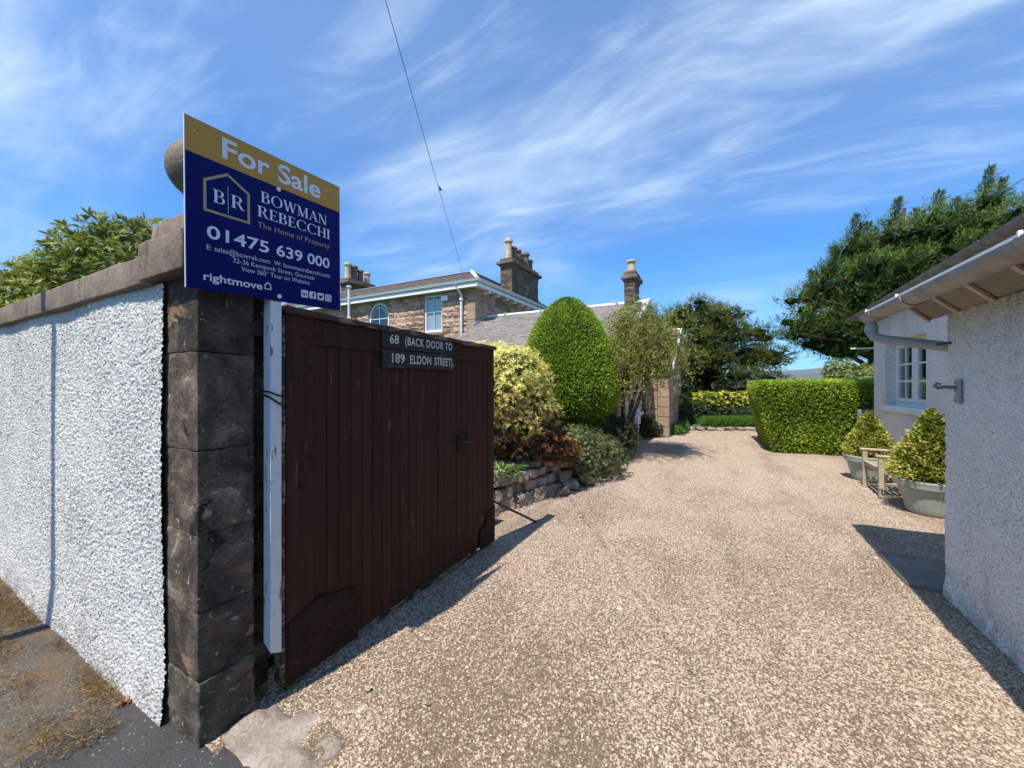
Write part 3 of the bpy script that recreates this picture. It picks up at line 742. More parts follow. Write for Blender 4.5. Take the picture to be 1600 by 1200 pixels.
for zz in (1.88, 0.25):
    MB().bbox(GX - 0.075, GX - 0.061, GY0 - 0.15, GY0 + 0.75, zz - 0.035, zz + 0.035, 0.004).build('strap_hinge', M['iron'], gate)

# flat lettering ------------------------------------------------------------
def text_2d(s, off=0.0, space=1.0):
    cu = bpy.data.curves.new('lettering', 'FONT'); cu.body = s; cu.size = 1; cu.offset = off; cu.space_character = space
    cu.fill_mode = 'FRONT'; cu.resolution_u = 5
    ob = bpy.data.objects.new('lettering', cu); COL.objects.link(ob)
    dg = bpy.context.evaluated_depsgraph_get(); me = bpy.data.meshes.new_from_object(ob.evaluated_get(dg))
    V = np.array([v.co[:2] for v in me.vertices]); Fs = [tuple(p.vertices) for p in me.polygons]
    bpy.data.objects.remove(ob); bpy.data.curves.remove(cu); bpy.data.meshes.remove(me)
    return V, Fs
_cap = text_2d('H')[0][:, 1].max()
def lettering(s, fn, u0, u1, v, cap, mat, parent, off=0.0, space=1.0, name='lettering'):
    V, Fs = text_2d(s, off, space)
    sx = (u1 - u0) / (V[:, 0].max() - V[:, 0].min()); sy = cap / _cap
    P = [fn(u0 + (a - V[:, 0].min()) * sx, v + b * sy, 0.0012) for a, b in V]
    return MB().add(P, Fs).build(name, mat, parent)
# two hand-painted name boards screwed to the gate
for s, z0, z1, uu, lab in ((' 68  (BACK DOOR TO', 1.842, 1.966, (1.905, 2.605), 'upper black name board reading 68 (BACK DOOR TO on the brown gate'),
                       ('189  ELDON STREET).', 1.712, 1.838, (1.93, 2.625), 'lower black name board reading 189 ELDON STREET) on the brown gate')):
    t = thing('name_board', lab, 'sign', (GX + 0.02, 2.24, z0), 'name boards on the gate')
    MB().bbox(GX + 0.0045, GX + 0.022, 1.852, 2.632, z0, z1, 0.004).build('board', M['board_black'], t)
    g = lambda u, v, d: (GX + 0.0222 + d * 0.8, u, v)
    if s.startswith(' 68'):
        lettering('68', g, 1.915, 2.0, z0 + 0.037, 0.058, M['letter_white'], t, 0.012)
        lettering('(BACK DOOR TO', g, 2.06, 2.605, z0 + 0.037, 0.056, M['letter_white'], t, 0.012, 1.12)
    else:
        lettering('189', g, 1.935, 2.055, z0 + 0.036, 0.062, M['letter_white'], t, 0.012)
        lettering('ELDON', g, 2.11, 2.34, z0 + 0.036, 0.060, M['letter_white'], t, 0.012, 1.1)
        lettering('STREET).', g, 2.38, 2.622, z0 + 0.036, 0.060, M['letter_white'], t, 0.012, 1.02)
    for yy in (1.868, 2.616):
        MB().tube([(GX + 0.022, yy, (z0 + z1) / 2), (GX + 0.0255, yy, (z0 + z1) / 2)], [0.006, 0.003], 8).build('screw', M['iron'], t, True)

# gate stay: an iron bar propping the gate
t = MB().tube([(-2.09, 3.20, 0.50), (-2.07, 3.32, 0.445), (-1.90, 4.03, 0.03), (-1.886, 4.08, 0.0)], 0.0125, 8).build('gate_stay', M['iron'], None, True, (-1.9, 4.03, 0))
tag(t, 'dark iron bar leaning from the gate down to the gravel', 'iron bar')

# ================================================================== FOR SALE SIGN
BX = -1.965
sg = thing('for_sale_sign', 'blue and gold For Sale board on a white timber post by the gate', 'sign', (-1.99, 1.15, 0.24))
BW, BH, B0y, B0z, tl = 0.742, 0.722, 0.775, 2.005, math.radians(1.9)
def bf(u, v, d):        # board coordinates (0..1, 0..1) -> place
    a, b = u * BW, v * BH
    return (BX + d, B0y + a * math.cos(tl) - b * math.sin(tl) * 0.25, B0z + a * math.sin(tl) + b * math.cos(tl))
MB().prism([(0, 0), (1, 0), (1, 0.7945), (0, 0.7945)], lambda a, b, d: bf(a, b, d - 0.005), 0.005).build('blue_panel', M['navy'], sg)
MB().prism([(0, 0.795), (1, 0.795), (1, 1), (0, 1)], lambda a, b, d: bf(a, b, d - 0.005), 0.005).build('gold_panel', M['gold'], sg)
for a in ((-0.004, -0.0005, 0, 1), (1.0005, 1.004, 0, 1)):
    MB().prism([(a[0], a[2]), (a[1], a[2]), (a[1], a[3]), (a[0], a[3])], lambda p, q, d: bf(p, q, d - 0.0055), 0.006).build('edge_strip', M['print_white'], sg)
W_, G_, R_ = M['print_white'], M['print_gold'], M['print_grey']
lettering('For Sale', bf, 0.185, 0.835, 0.840, 0.122, W_, sg, 0.020)
lettering('01475', bf, 0.102, 0.455, 0.318, 0.074, W_, sg, 0.014)
lettering('639', bf, 0.505, 0.690, 0.318, 0.074, W_, sg, 0.014)
lettering('000', bf, 0.728, 0.908, 0.320, 0.074, W_, sg, 0.014)
lettering('The Home of Property', bf, 0.386, 0.909, 0.475, 0.036, G_, sg, 0.0, 1.05)
lettering('E: sales@bowreb.com  W: bowmanrebecchi.com', bf, 0.100, 0.910, 0.246, 0.031, R_, sg, 0.0)
lettering('32-36 Kempock Street, Gourock', bf, 0.238, 0.783, 0.202, 0.030, R_, sg, 0.0)
lettering('View 360\u00b0 Tour on Website', bf, 0.285, 0.744, 0.158, 0.030, R_, sg, 0.0)
lettering('rightmove', bf, 0.083, 0.411, 0.060, 0.046, W_, sg, 0.016)
# serif capitals drawn from strokes
def glyph(ch):
    q = []; T, t, s = 0.17, 0.045, 0.045
    R = lambda a, b, c, d: q.append([(a, b), (c, b), (c, d), (a, d)])
    def serif(x, y, w=0.32): R(x - w / 2, y, x + w / 2, y + s)
    def stem(x): R(x - T / 2, 0, x + T / 2, 1); serif(x, 0); serif(x, 1 - s)
    def diag(x0, y0, x1, y1, w): q.append([(x0 - w / 2, y0), (x0 + w / 2, y0), (x1 + w / 2, y1), (x1 - w / 2, y1)])
    def arc(cx, cy, rx, ry, a0, a1, w0, thick):
        n = 14; P = [math.radians(a0 + (a1 - a0) * i / n) for i in range(n + 1)]
        for a, b in zip(P, P[1:]):
            wa = t + (thick - t) * abs(math.cos(a)); wb = t + (thick - t) * abs(math.cos(b))
            q.append([(cx + rx * math.cos(a), cy + ry * math.sin(a)), (cx + rx * math.cos(b), cy + ry * math.sin(b)),
                      (cx + (rx - wb) * math.cos(b), cy + (ry - t) * math.sin(b)), (cx + (rx - wa) * math.cos(a), cy + (ry - t) * math.sin(a))])
    if ch == 'B':
        stem(0.16); R(0.16, 1 - t, 0.42, 1); R(0.16, 0.5, 0.45, 0.5 + t); R(0.16, 0, 0.45, t)
        arc(0.40, 0.76, 0.26, 0.24, -90, 90, t, T); arc(0.43, 0.26, 0.29, 0.26, -90, 90, t, T); w = 0.76
    elif ch == 'R':
        stem(0.16); R(0.16, 1 - t, 0.42, 1); R(0.16, 0.48, 0.44, 0.48 + t); arc(0.41, 0.745, 0.28, 0.255, -90, 90, t, T)
        diag(0.72, 0.0, 0.44, 0.49, 0.16); R(0.66, 0, 0.88, s); w = 0.86
    elif ch == 'E':
        stem(0.16); R(0.16, 1 - t, 0.62, 1); R(0.16, 0.48, 0.48, 0.48 + t); R(0.16, 0, 0.64, t); R(0.59, 0.8, 0.62, 1); R(0.61, 0, 0.65, 0.22); R(0.46, 0.4, 0.49, 0.6); w = 0.70
    elif ch == 'C':
        arc(0.5, 0.5, 0.5, 0.52, 42, 318, t, T); R(0.83, 0.72, 0.87, 0.98); R(0.83, 0.05, 0.87, 0.2); w = 0.94
    elif ch == 'O':
        arc(0.5, 0.5, 0.5, 0.52, 0, 360, t, T); w = 1.02
    elif ch == 'H':
        stem(0.16); stem(0.74); R(0.16, 0.48, 0.74, 0.48 + t); w = 0.92
    elif ch == 'I':
        stem(0.16); w = 0.34
    elif ch == 'A':
        diag(0.10, 0, 0.43, 1, 0.05); diag(0.74, 0, 0.43, 1, 0.16); R(0.2, 0.3, 0.64, 0.3 + t); serif(0.10, 0, 0.26); serif(0.74, 0, 0.32); w = 0.88
    elif ch == 'N':
        diag(0.14, 0, 0.14, 1, 0.05); diag(0.78, 0, 0.78, 1, 0.05); diag(0.76, 0, 0.13, 1, 0.17); serif(0.14, 0, 0.26); serif(0.10, 1 - s, 0.26); serif(0.78, 1 - s, 0.26); w = 0.94
    elif ch == 'M':
        diag(0.14, 0, 0.16, 1, 0.05); stem(0.90); diag(0.50, 0, 0.16, 1, 0.16); diag(0.50, 0, 0.86, 1, 0.05); serif(0.14, 0, 0.26); serif(0.10, 1 - s, 0.26); w = 1.08
    elif ch == 'W':
        diag(0.36, 0, 0.10, 1, 0.16); diag(0.36, 0, 0.60, 1, 0.05); diag(0.84, 0, 0.60, 1, 0.16); diag(0.84, 0, 1.08, 1, 0.05); serif(0.10, 1 - s, 0.3); serif(0.60, 1 - s, 0.24); serif(1.08, 1 - s, 0.26); w = 1.2
    return q, w
def serif_word(word, u0, u1, v, cap):
    polys = []; x = 0
    for ch in word:
        q, w = glyph(ch); polys += [[(a + x, b) for a, b in p] for p in q]; x += w + 0.07
    sx = (u1 - u0) / (x - 0.07); m = MB()
    for k, p in enumerate(polys):
        P = [bf(u0 + a * sx, v + b * cap, 0.0010 + 0.00002 * k) for a, b in p]
        ar = sum(p[i][0] * p[(i + 1) % 4][1] - p[(i + 1) % 4][0] * p[i][1] for i in range(4))
        m.add(P if ar > 0 else P[::-1], [(0, 1, 2, 3)])
    m.build('lettering', W_, sg)
serif_word('BOWMAN', 0.407, 0.888, 0.650, 0.073)
serif_word('REBECCHI', 0.386, 0.911, 0.548, 0.073)
serif_word('B', 0.136, 0.200, 0.545, 0.080)
serif_word('R', 0.232, 0.306, 0.549, 0.080)
def poly_frame(pts, w, mat, name, cx, cy):
    m = MB(); n = len(pts)
    # inset each corner towards the middle by a fixed mitre
    ins = []
    for i in range(n):
        a, b, c = (Vector((p[0] * BW, p[1] * BH)) for p in (pts[i - 1], pts[i], pts[(i + 1) % n]))
        d1 = (a - b).normalized(); d2 = (c - b).normalized(); bis = (d1 + d2).normalized(); sn = abs(d1.x * bis.y - d1.y * bis.x)
        q = b + bis * (w / max(sn, 0.2)); ins.append((q.x / BW, q.y / BH))
    for i in range(n):
        j = (i + 1) % n
        P = [bf(*pts[i], 0.001), bf(*pts[j], 0.001), bf(*ins[j], 0.001), bf(*ins[i], 0.001)]
        m.add(P, [(0, 1, 2, 3)])
    return m.build(name, mat, sg)
poly_frame([(0.086, 0.475), (0.339, 0.475), (0.339, 0.672), (0.212, 0.752), (0.086, 0.665)], 0.011, G_, 'house_emblem', 0.2, 0.6)
MB().add([bf(a, b, 0.001) for a, b in ((0.213, 0.50), (0.2155, 0.50), (0.2155, 0.67), (0.213, 0.67))], [(0, 1, 2, 3)]).build('emblem_line', R_, sg)
poly_frame([(0.425, 0.068), (0.468, 0.068), (0.468, 0.100), (0.4465, 0.120), (0.425, 0.100)], 0.0045, W_, 'house_logo', 0.44, 0.09)
def disc(u, v, r, d, mat, name, n=14):
    return MB().add([bf(u + r * math.cos(6.2832 * i / n) / BW, v + r * math.sin(6.2832 * i / n) / BH, d) for i in range(n)], [tuple(range(n))]).build(name, mat, sg)
def rrect(u, v, h, d, mat, name, r=0.3):
    P = []
    for (sx, sy, a0) in ((1, 1, 0), (-1, 1, 90), (-1, -1, 180), (1, -1, 270)):
        for k in range(5):
            a = math.radians(a0 + 22.5 * k); P.append(bf(u + (sx * h * (1 - r) + h * r * math.cos(a)) / BW, v + (sy * h * (1 - r) + h * r * math.sin(a)) / BH, d))
    return MB().add(P, [tuple(range(len(P)))]).build(name, mat, sg)
for k, u in enumerate((0.704, 0.767, 0.831, 0.895)):
    rrect(u, 0.085, 0.0195, 0.001, W_, 'social_icon')
    if k == 0: lettering('in', lambda a, b, d: bf(a, b, 0.0016), u - 0.017, u + 0.017, 0.071, 0.030, M['navy'], sg, 0.02)
    elif k == 1: lettering('f', lambda a, b, d: bf(a, b, 0.0016), u - 0.006, u + 0.016, 0.062, 0.040, M['navy'], sg, 0.03)
    elif k == 2:
        MB().add([bf(u + a / BW, 0.085 + b / BH, 0.0016) for a, b in ((-0.014, -0.009), (-0.004, -0.012), (0.006, -0.009), (0.010, 0.000), (0.014, 0.006), (0.008, 0.009), (0.002, 0.008), (0.000, 0.003), (-0.007, 0.005), (-0.013, 0.010), (-0.012, 0.000), (-0.008, -0.005))], [tuple(range(12))]).build('icon_mark', M['navy'], sg)
    else:
        rrect(u, 0.085, 0.0145, 0.0014, M['navy'], 'icon_mark'); rrect(u, 0.085, 0.0118, 0.0018, W_, 'icon_mark')
        disc(u, 0.085, 0.0072, 0.0022, M['navy'], 'icon_mark'); disc(u, 0.085, 0.0046, 0.0026, W_, 'icon_mark'); disc(u + 0.009, 0.095, 0.0016, 0.0022, M['navy'], 'icon_mark', 8)
for u, v in ((0.523, 0.782), (0.523, 0.034)):
    c = bf(u, v, 0)
    m = MB().lathe([(0.011, 0), (0.010, 0.004), (0.006, 0.007), (0.0005, 0.008)], (0, 0, 0), 12)
    m.v = [(c[0] + p[2], c[1] + p[0], c[2] + p[1]) for p in m.v]; m.build('screw_cap', M['white'], sg, True)
for u, v in ((0.045, 0.925), (0.885, 0.925), (0.965, 0.93)):
    disc(u, v, 0.004, 0.0012, R_, 'old_screw_hole', 8)
MB().tube([(BX + 0.003, B0y + BW * 0.535, B0z + BH * 0.88), (BX + 0.003, B0y + BW * 0.536, B0z + BH * 0.96)], 0.0012, 6).build('scratch', G_, sg)
pm = MB()
yy0, yy1, xx0, xx1 = 1.122, 1.176, -2.03, -1.9705
zt = 2.70
pm.add([(xx0, yy0, 0.30), (xx1, yy0, 0.262), (xx1, yy1, 0.235), (xx0, yy1, 0.28), (xx0, yy0, zt), (xx1, yy0, zt), (xx1, yy1, zt), (xx0, yy1, zt)],
       [(0, 3, 2, 1), (4, 5, 6, 7), (0, 1, 5, 4), (1, 2, 6, 5), (2, 3, 7, 6), (3, 0, 4, 7)])
pm.build('post', M['post'], sg)
lp = [(-2.035, 1.115, 1.565), (-1.965, 1.115, 1.56), (-1.963, 1.15, 1.545), (-1.963, 1.183, 1.535), (-1.985, 1.205, 1.525), (-2.0, 1.235, 1.52)]
tw = MB().tube(lp, 0.005, 6); tw.tube([(a - 0.001, b, c - 0.016 - 0.01 * k) for k, (a, b, c) in enumerate(lp)], 0.005, 6)
tw.tube([(-1.960, 1.188, 1.53), (-1.956, 1.20, 1.49), (-1.962, 1.20, 1.43)], 0.004, 6)
tag(tw.build('wire_tie', M['black'], None, True, (-1.95, 1.18, 1.5)), 'black wire tie lashing the white sign post to the gate', 'wire tie')

# ================================================================== STONE HOUSE
def stone_variants(n=8):
    out = []
    for s in range(n):
        r = random.Random(100 + s); vs = []; fs = []; nx_, nz_ = 4, 3
        for k in range(nz_ + 1):
            for i in range(nx_ + 1):
                e = (i in (0, nx_)) or (k in (0, nz_))
                y = -0.45 + r.uniform(-0.12, 0.12) if e else -0.75 + r.uniform(-0.45, 0.35)
                vs.append((-0.5 + i / nx_ + (0 if e else r.uniform(-.06, .06)), y, -0.5 + k / nz_ + (0 if e else r.uniform(-.08, .08))))
        for k in range(nz_):
            for i in range(nx_):
                a = k * (nx_ + 1) + i; fs.append((a, a + 1, a + nx_ + 2, a + nx_ + 1))
        ring = list(range(nx_ + 1)) + [(k + 1) * (nx_ + 1) - 1 for k in range(1, nz_ + 1)] + [nz_ * (nx_ + 1) + i for i in range(nx_ - 1, -1, -1)] + [k * (nx_ + 1) for k in range(nz_ - 1, 0, -1)]
        b = len(vs); vs += [(vs[q][0], 0.6, vs[q][2]) for q in ring]; n_ = len(ring)
        fs += [(ring[q], b + q, b + (q + 1) % n_, ring[(q + 1) % n_]) for q in range(n_)]
        me = bpy.data.meshes.new('stone'); me.from_pydata(vs, [], fs); me.update(); out.append(me)
    return out
SV = stone_variants(); SMESH = {}
def stone_mesh(mat):
    if mat.name not in SMESH:
        L = []
        for me in SV:
            c = me.copy(); c.materials.append(mat); L.append(c)
        SMESH[mat.name] = L
    return random.choice(SMESH[mat.name])
def put_stone(parent, c, rot, w, h, d, mat):
    o = bpy.data.objects.new('stone', stone_mesh(mat)); place(o, parent, c)
    o.rotation_euler = (0, 0, rot); o.scale = (w, d, h); return o
def lay_stones(parent, p0, rot, length, z0, z1, holes=(), hc=(0.17, 0.27), lw=(0.30, 0.66), d=0.06, mat=None, quoin=None, skip=None):
    """courses of rock-faced stones on a vertical face; rot 0 faces -Y, 90 degrees faces +X"""
    ux, uy = math.cos(rot), math.sin(rot); z = z0; row = 0; n = 0
    while z < z1 - 0.06:
        h = min(random.uniform(*hc), z1 - z)
        if z1 - z - h < 0.09: h = z1 - z
        cuts = [(a, b) for a, b, c, e in holes if c < z + h * 0.6 and e > z + h * 0.4]
        segs = []; u = 0.0
        for a, b in sorted(cuts):
            if a > u: segs.append((u, a))
            u = max(u, b)
        if u < length: segs.append((u, length))
        for a, b in segs:
            u = a
            while u < b - 0.02:
                w = random.uniform(*lw)
                if b - u - w < 0.18: w = b - u
                uc, zc = u + w / 2, z + h / 2
                if not (skip and skip(uc, zc)):
                    dq = d * random.uniform(0.7, 1.2)
                    put_stone(parent, (p0[0] + ux * uc, p0[1] + uy * uc, zc), rot, w - 0.016, h - 0.016, dq, mat); n += 1
                u += w
        z += h; row += 1
    return n
def slates(name, parent, P0, U, Vv, ulen, vlen, mat, w=0.26, e=0.19, skip=None):
    """overlapping slates on a roof plane, one joined part"""
    P0, U, Vv = Vector(P0), Vector(U).normalized(), Vector(Vv).normalized(); N = U.cross(Vv).normalized()
    if N.z < 0: N = -N
    VV = []; nrow = int(vlen / e) + 1
    for r in range(nrow):
        v0 = r * e; v1 = min(v0 + e * 1.25, vlen)
        if v0 >= vlen: break
        u = -w * random.random()
        while u < ulen:
            ww = w * random.uniform(0.7, 1.25); a, b = max(u, 0) + 0.004, min(u + ww, ulen) - 0.004; u += ww
            if b - a < 0.03 or (skip and skip((a + b) / 2, (v0 + v1) / 2)): continue
            j = random.uniform(-0.008, 0.008); k = random.uniform(0, 0.006)
            q = [P0 + U * a + Vv * (v0 + j) + N * (0.026 + k), P0 + U * b + Vv * (v0 + j) + N * (0.026 + k), P0 + U * b + Vv * v1 + N * (0.008 + k), P0 + U * a + Vv * v1 + N * (0.008 + k)]
            VV += [tuple(x) for x in q] + [tuple(x - N * 0.012) for x in q[:2]]
    n = len(VV) // 6; i = np.arange(n)[:, None] * 6
    F = np.concatenate([i + np.array([[0, 1, 2, 3]]), i + np.array([[4, 5, 1, 0]])], 0)
    return tag(mesh_np(name, np.array(VV), F, mat, parent), kind='stuff')

house = thing('stone_house', 'two-storey reddish sandstone house with a slate roof behind the gate', 'house', (-14, 15, 0))
HX, HY = -8.33, 12.41
sash_h = (-10.86, -9.92, 3.72, 5.24); arch = (-14.12, -12.88, 3.5, 4.62)
bm_ = MB().box(-21, HX - 0.05, HY + 0.32, 20.4, 0, 5.3)                     # inner body
bm_.build('inner_wall', M['mortar'], house)
def wall_with_holes(parent, name, x0, x1, z0, z1, holes, y, t, mat):
    xs_ = sorted({x0, x1, *[h for q in holes for h in q[:2]]}); zs_ = sorted({z0, z1, *[h for q in holes for h in q[2:4]]}); m = MB()
    for a, b in zip(xs_, xs_[1:]):
        for c, d in zip(zs_, zs_[1:]):
            if not any(q[0] <= (a + b) / 2 <= q[1] and q[2] <= (c + d) / 2 <= q[3] for q in holes): m.box(a, b, y, y + t, c, d)
    return m.build(name, mat, parent)
wall_with_holes(house, 'front_wall', -21, HX, 0, 5.3, [sash_h, (-14.12, -12.88, 3.5, 5.24)], HY + 0.02, 0.28, M['house'])
MB().box(HX - 0.06, HX - 0.02, HY + 0.021, 20.4, 0, 5.3).build('side_wall', M['mortar'], house)
def in_arch(u, z):
    x = -16.4 + u; dx_ = x + 13.5
    return z > 4.6 and dx_ * dx_ + (z - 4.62) ** 2 < 0.80 ** 2
n1 = lay_stones(house, (-16.4, HY + 0.02), 0, 16.4 + HX - 0.36, 3.05, 5.28, [(u0 + 16.4, u1 + 16.4, a, b) for u0, u1, a, b in (sash_h, arch)], (0.15, 0.235), (0.28, 0.66), 0.06, M['house'], skip=lambda u, z: in_arch(u, z) or z < 2.95 + (8.07 - u) * 0.18)
n2 = lay_stones(house, (HX - 0.02, HY + 0.34), math.pi / 2, 6.2, 3.2, 5.28, (), (0.17, 0.26), (0.34, 0.72), 0.05, M['house'], skip=lambda u, z: z < 4.25 - 0.5 * abs(HY + 0.34 + u - 13.2) - 0.25)
z = 3.0; k = 0
while z < 5.25:                                                           # dressed corner stones
    h = min(0.36, 5.28 - z); L = 0.34 if k % 2 else 0.34
    MB().bbox(HX - 0.355, HX + 0.028, HY - 0.028, HY + 0.335, z + 0.006, z + h - 0.006, 0.012).build('quoin', M['ashlar'], house); z += h; k += 1
# voussoirs of the round-headed window
for i in range(11):
    a0, a1 = math.pi * i / 11 + 0.012, math.pi * (i + 1) / 11 - 0.012
    P = [(-13.5 + r * math.cos(a), 4.62 + r * math.sin(a)) for r, a in ((0.625, a0), (0.80, a0), (0.80, a1), (0.625, a1))]
    if max(p[1] for p in P) < 5.29 or True:
        P = [(a, min(b, 5.28)) for a, b in P]
        MB().prism(P, lambda a, b, d: (a, HY - 0.03 + d, b), 0.20).build('voussoir', M['ashlar'], house)
def window_rect(parent, x0, x1, z0, z1, y, rails, cols, curtain=True, fmat='white'):
    w = MB()
    for a, b, c, d in ((x0, x0 + 0.07, z0, z1), (x1 - 0.07, x1, z0, z1), (x0 + 0.07, x1 - 0.07, z0, z0 + 0.08), (x0 + 0.07, x1 - 0.07, z1 - 0.07, z1)):
        w.box(a, b, y, y + 0.09, c, d)
    wf = w.build('window', M[fmat], parent)
    for r in rails: MB().box(x0 + 0.07, x1 - 0.07, y + 0.01, y + 0.06, r - 0.025, r + 0.025).build('meeting_rail', M[fmat], wf)
    ed = [x0 + 0.07] + [x0 + (x1 - x0) * c for c in cols] + [x1 - 0.07]
    for c in ed[1:-1]: MB().box(c - 0.012, c + 0.012, y + 0.012, y + 0.05, z0 + 0.08, z1 - 0.07).build('glazing_bar', M[fmat], wf)
    rz = [z0 + 0.08] + list(rails) + [z1 - 0.07]
    for a, b in zip(rz, rz[1:]):
        for c, d in zip(ed, ed[1:]): MB().box(c + 0.013, d - 0.013, y + 0.034, y + 0.038, a + 0.026, b - 0.026).build('pane', M['glass'], wf)
    if curtain:
        n = 40; V = [(x0 + 0.05 + (x1 - x0 - 0.1) * i / n, y + 0.065 + 0.012 * math.sin(i * 1.9), zz) for zz in (z0, z1 - 0.12) for i in range(n + 1)]
        MB().add(V, [(i, i + 1, n + 2 + i, n + 1 + i) for i in range(n)]).build('curtain', M['curtain'], wf)
    return wf
window_rect(house, sash_h[0], sash_h[1], sash_h[2], sash_h[3], HY + 0.06, [4.56], [0.5])
MB().bbox(sash_h[0] - 0.1, sash_h[1] + 0.1, HY - 0.07, HY + 0.06, 3.60, 3.715, 0.01).build('window_sill', M['ashlar'], house)
wf = MB()
P = [(-13.5 + 0.62 * math.cos(a), 4.62 + 0.62 * math.sin(a)) for a in np.linspace(0, math.pi, 25)]; Q = [(-13.5 + 0.53 * math.cos(a), 4.62 + 0.53 * math.sin(a)) for a in np.linspace(0, math.pi, 25)]
for i in range(24):
    wf.prism([P[i], P[i + 1], Q[i + 1], Q[i]], lambda a, b, d: (a, HY + 0.04 + d, b), 0.1)
for a, b in ((-14.12, -14.03), (-12.97, -12.88)): wf.box(a, b, HY + 0.04, HY + 0.14, 3.5, 4.62)
wf.box(-14.03, -12.97, HY + 0.04, HY + 0.14, 3.5, 3.58)
aw = wf.build('window', M['white'], house)
MB().prism([(-14.04, 3.58)] + [(-12.96, 3.58)] + [(-13.5 + 0.535 * math.cos(a), 4.62 + 0.535 * math.sin(a)) for a in np.linspace(0, math.pi, 20)], lambda a, b, d: (a, HY + 0.085 + d, b), 0.004).build('pane', M['glass'], aw)
MB().box(-13.512, -13.488, HY + 0.06, HY + 0.083, 3.58, 5.14).build('glazing_bar', M['white'], aw)
MB().box(-14.03, -12.97, HY + 0.062, HY + 0.081, 4.51, 4.535).build('glazing_bar', M['white'], aw)
rg = MB(); P = [(-13.5 + r * math.cos(a), 4.62 + r * math.sin(a)) for r in (0.40, 0.425) for a in np.linspace(0, math.pi, 17)]
for i in range(16): rg.prism([P[i + 17], P[i + 18], P[i + 1], P[i]], lambda a, b, d: (a, HY + 0.064 + d, b), 0.018)
rg.build('glazing_ring', M['white'], aw)
MB().box(-14.1, -12.9, HY + 0.24, HY + 0.25, 3.5, 5.25).build('dark_room_sheet', M['room'], aw)  # added dark sheet, paints the unlit room behind the arched pane
# eaves, gutters and roof
EX, EY = -7.98, 12.06
sf = MB().box(-21, EX - 0.05, EY + 0.05, HY + 0.02, 5.30, 5.325); sf.box(HX - 0.02, EX - 0.05, HY + 0.021, 20.4, 5.30, 5.325); sf.build('soffit', M['palegreen'], house)
MB().box(-21, EX - 0.03, EY + 0.02, EY + 0.049, 5.27, 5.42).build('fascia', M['white'], house)
MB().box(EX - 0.049, EX - 0.02, EY + 0.05, 20.4, 5.27, 5.42).build('fascia', M['white'], house)
gp = [(0, 5.43), (-0.075, 5.44), (-0.10, 5.475), (-0.105, 5.525), (-0.12, 5.53), (-0.12, 5.54), (0, 5.54)]
gm = MB(); n = len(gp)
for d in (0, 1): gm.v += [((EX + 0.0 if d else -21) - (p[0] if d else 0), EY + 0.05 + p[0], p[1]) for p in gp]
for d in (1,): gm.v += [(EX - p[0], 20.4, p[1]) for p in gp]
for i in range(n):
    j = (i + 1) % n; gm.f += [(i, n + i, n + j, j), (n + i, 2 * n + i, 2 * n + j, n + j)]
gm.build('gutter', M['palegreen'], house)
for yy in np.arange(13.0, 18.3, 0.72):
    MB().bbox(HX - 0.0, EX - 0.06, yy, yy + 0.12, 5.17, 5.30, 0.01).build('eaves_bracket', M['white'], house)
ed = 0.85; RZ0, RZ1 = 5.53, 6.09
rf = MB().add([(-21, EY + 0.02, RZ0), (EX - 0.02, EY + 0.02, RZ0), (EX - 0.02, 20.4, RZ0), (-21, 20.4, RZ0), (-21, EY + ed, RZ1), (EX - ed, EY + ed, RZ1), (EX - ed, 20.4 - ed, RZ1), (-21, 20.4 - ed, RZ1)],
              [(0, 1, 5, 4), (1, 2, 6, 5), (2, 3, 7, 6), (4, 5, 6, 7), (3, 0, 4, 7)])
roof = rf.build('roof', M['slate_dark'], house)
sl = math.hypot(ed, RZ1 - RZ0)
slates('slates', roof, (-21, EY + 0.02, RZ0), (1, 0, 0), (0, ed, RZ1 - RZ0), 21 + EX, sl, M['slate_dark'], skip=lambda u, v: u > 21 + EX - 0.02 - v * 0.83)
slates('slates', roof, (EX - 0.02, EY + 0.02, RZ0), (0, 1, 0), (-ed, 0, RZ1 - RZ0), 8.3, sl, M['slate_dark'], skip=lambda u, v: u < 0.02 + v * 0.83)
MB().tube([(EX - 0.04, EY + 0.04, RZ0 + 0.03), (EX - ed, EY + ed, RZ1 + 0.04)], 0.075, 8).build('hip_flashing', M['palegreen'], roof, True)
MB().bbox(-21, EX - ed + 0.05, EY + ed - 0.06, EY + ed + 0.06, RZ1 + 0.005, RZ1 + 0.05, 0.02).build('roof_edge', M['lead'], roof)
MB().bbox(EX - ed - 0.06, EX - ed + 0.06, EY + ed + 0.061, 19.5, RZ1 + 0.005, RZ1 + 0.05, 0.02).build('roof_edge', M['lead'], roof)
# rainwater pipes
MB().tube([(-8.98, EY + 0.0, 5.43), (-8.97, EY + 0.06, 5.33), (-8.90, HY - 0.09, 5.06), (-8.90, HY - 0.09, 4.95), (-8.90, HY - 0.09, 0.2)], 0.055, 10).build('downpipe', M['palegreen'], house, True)
MB().lathe([(0.06, 4.83), (0.085, 4.85), (0.085, 4.93), (0.06, 4.95)], (-8.90, HY - 0.09, 0), 12).build('pipe_collar', M['palegreen'], house, True)
MB().tube([(-15.0, HY - 0.36, 0.2), (-15.0, HY - 0.36, 6.02)], 0.06, 10).build('soil_pipe', M['palegreen'], house, True)
MB().lathe([(0.065, 4.52), (0.10, 4.55), (0.10, 4.62), (0.065, 4.66)], (-15.0, HY - 0.36, 0), 12).build('pipe_collar', M['palegreen'], house, True)
MB().lathe([(0.065, 6.0), (0.11, 6.02), (0.11, 6.08), (0.07, 6.10)], (-15.0, HY - 0.36, 0), 12).build('vent_cap', M['palegreen'], house, True)
MB().bbox(-9.9, -9.58, HY - 0.11, HY - 0.03, 4.92, 5.13, 0.012).build('alarm_box', M['white'], house)
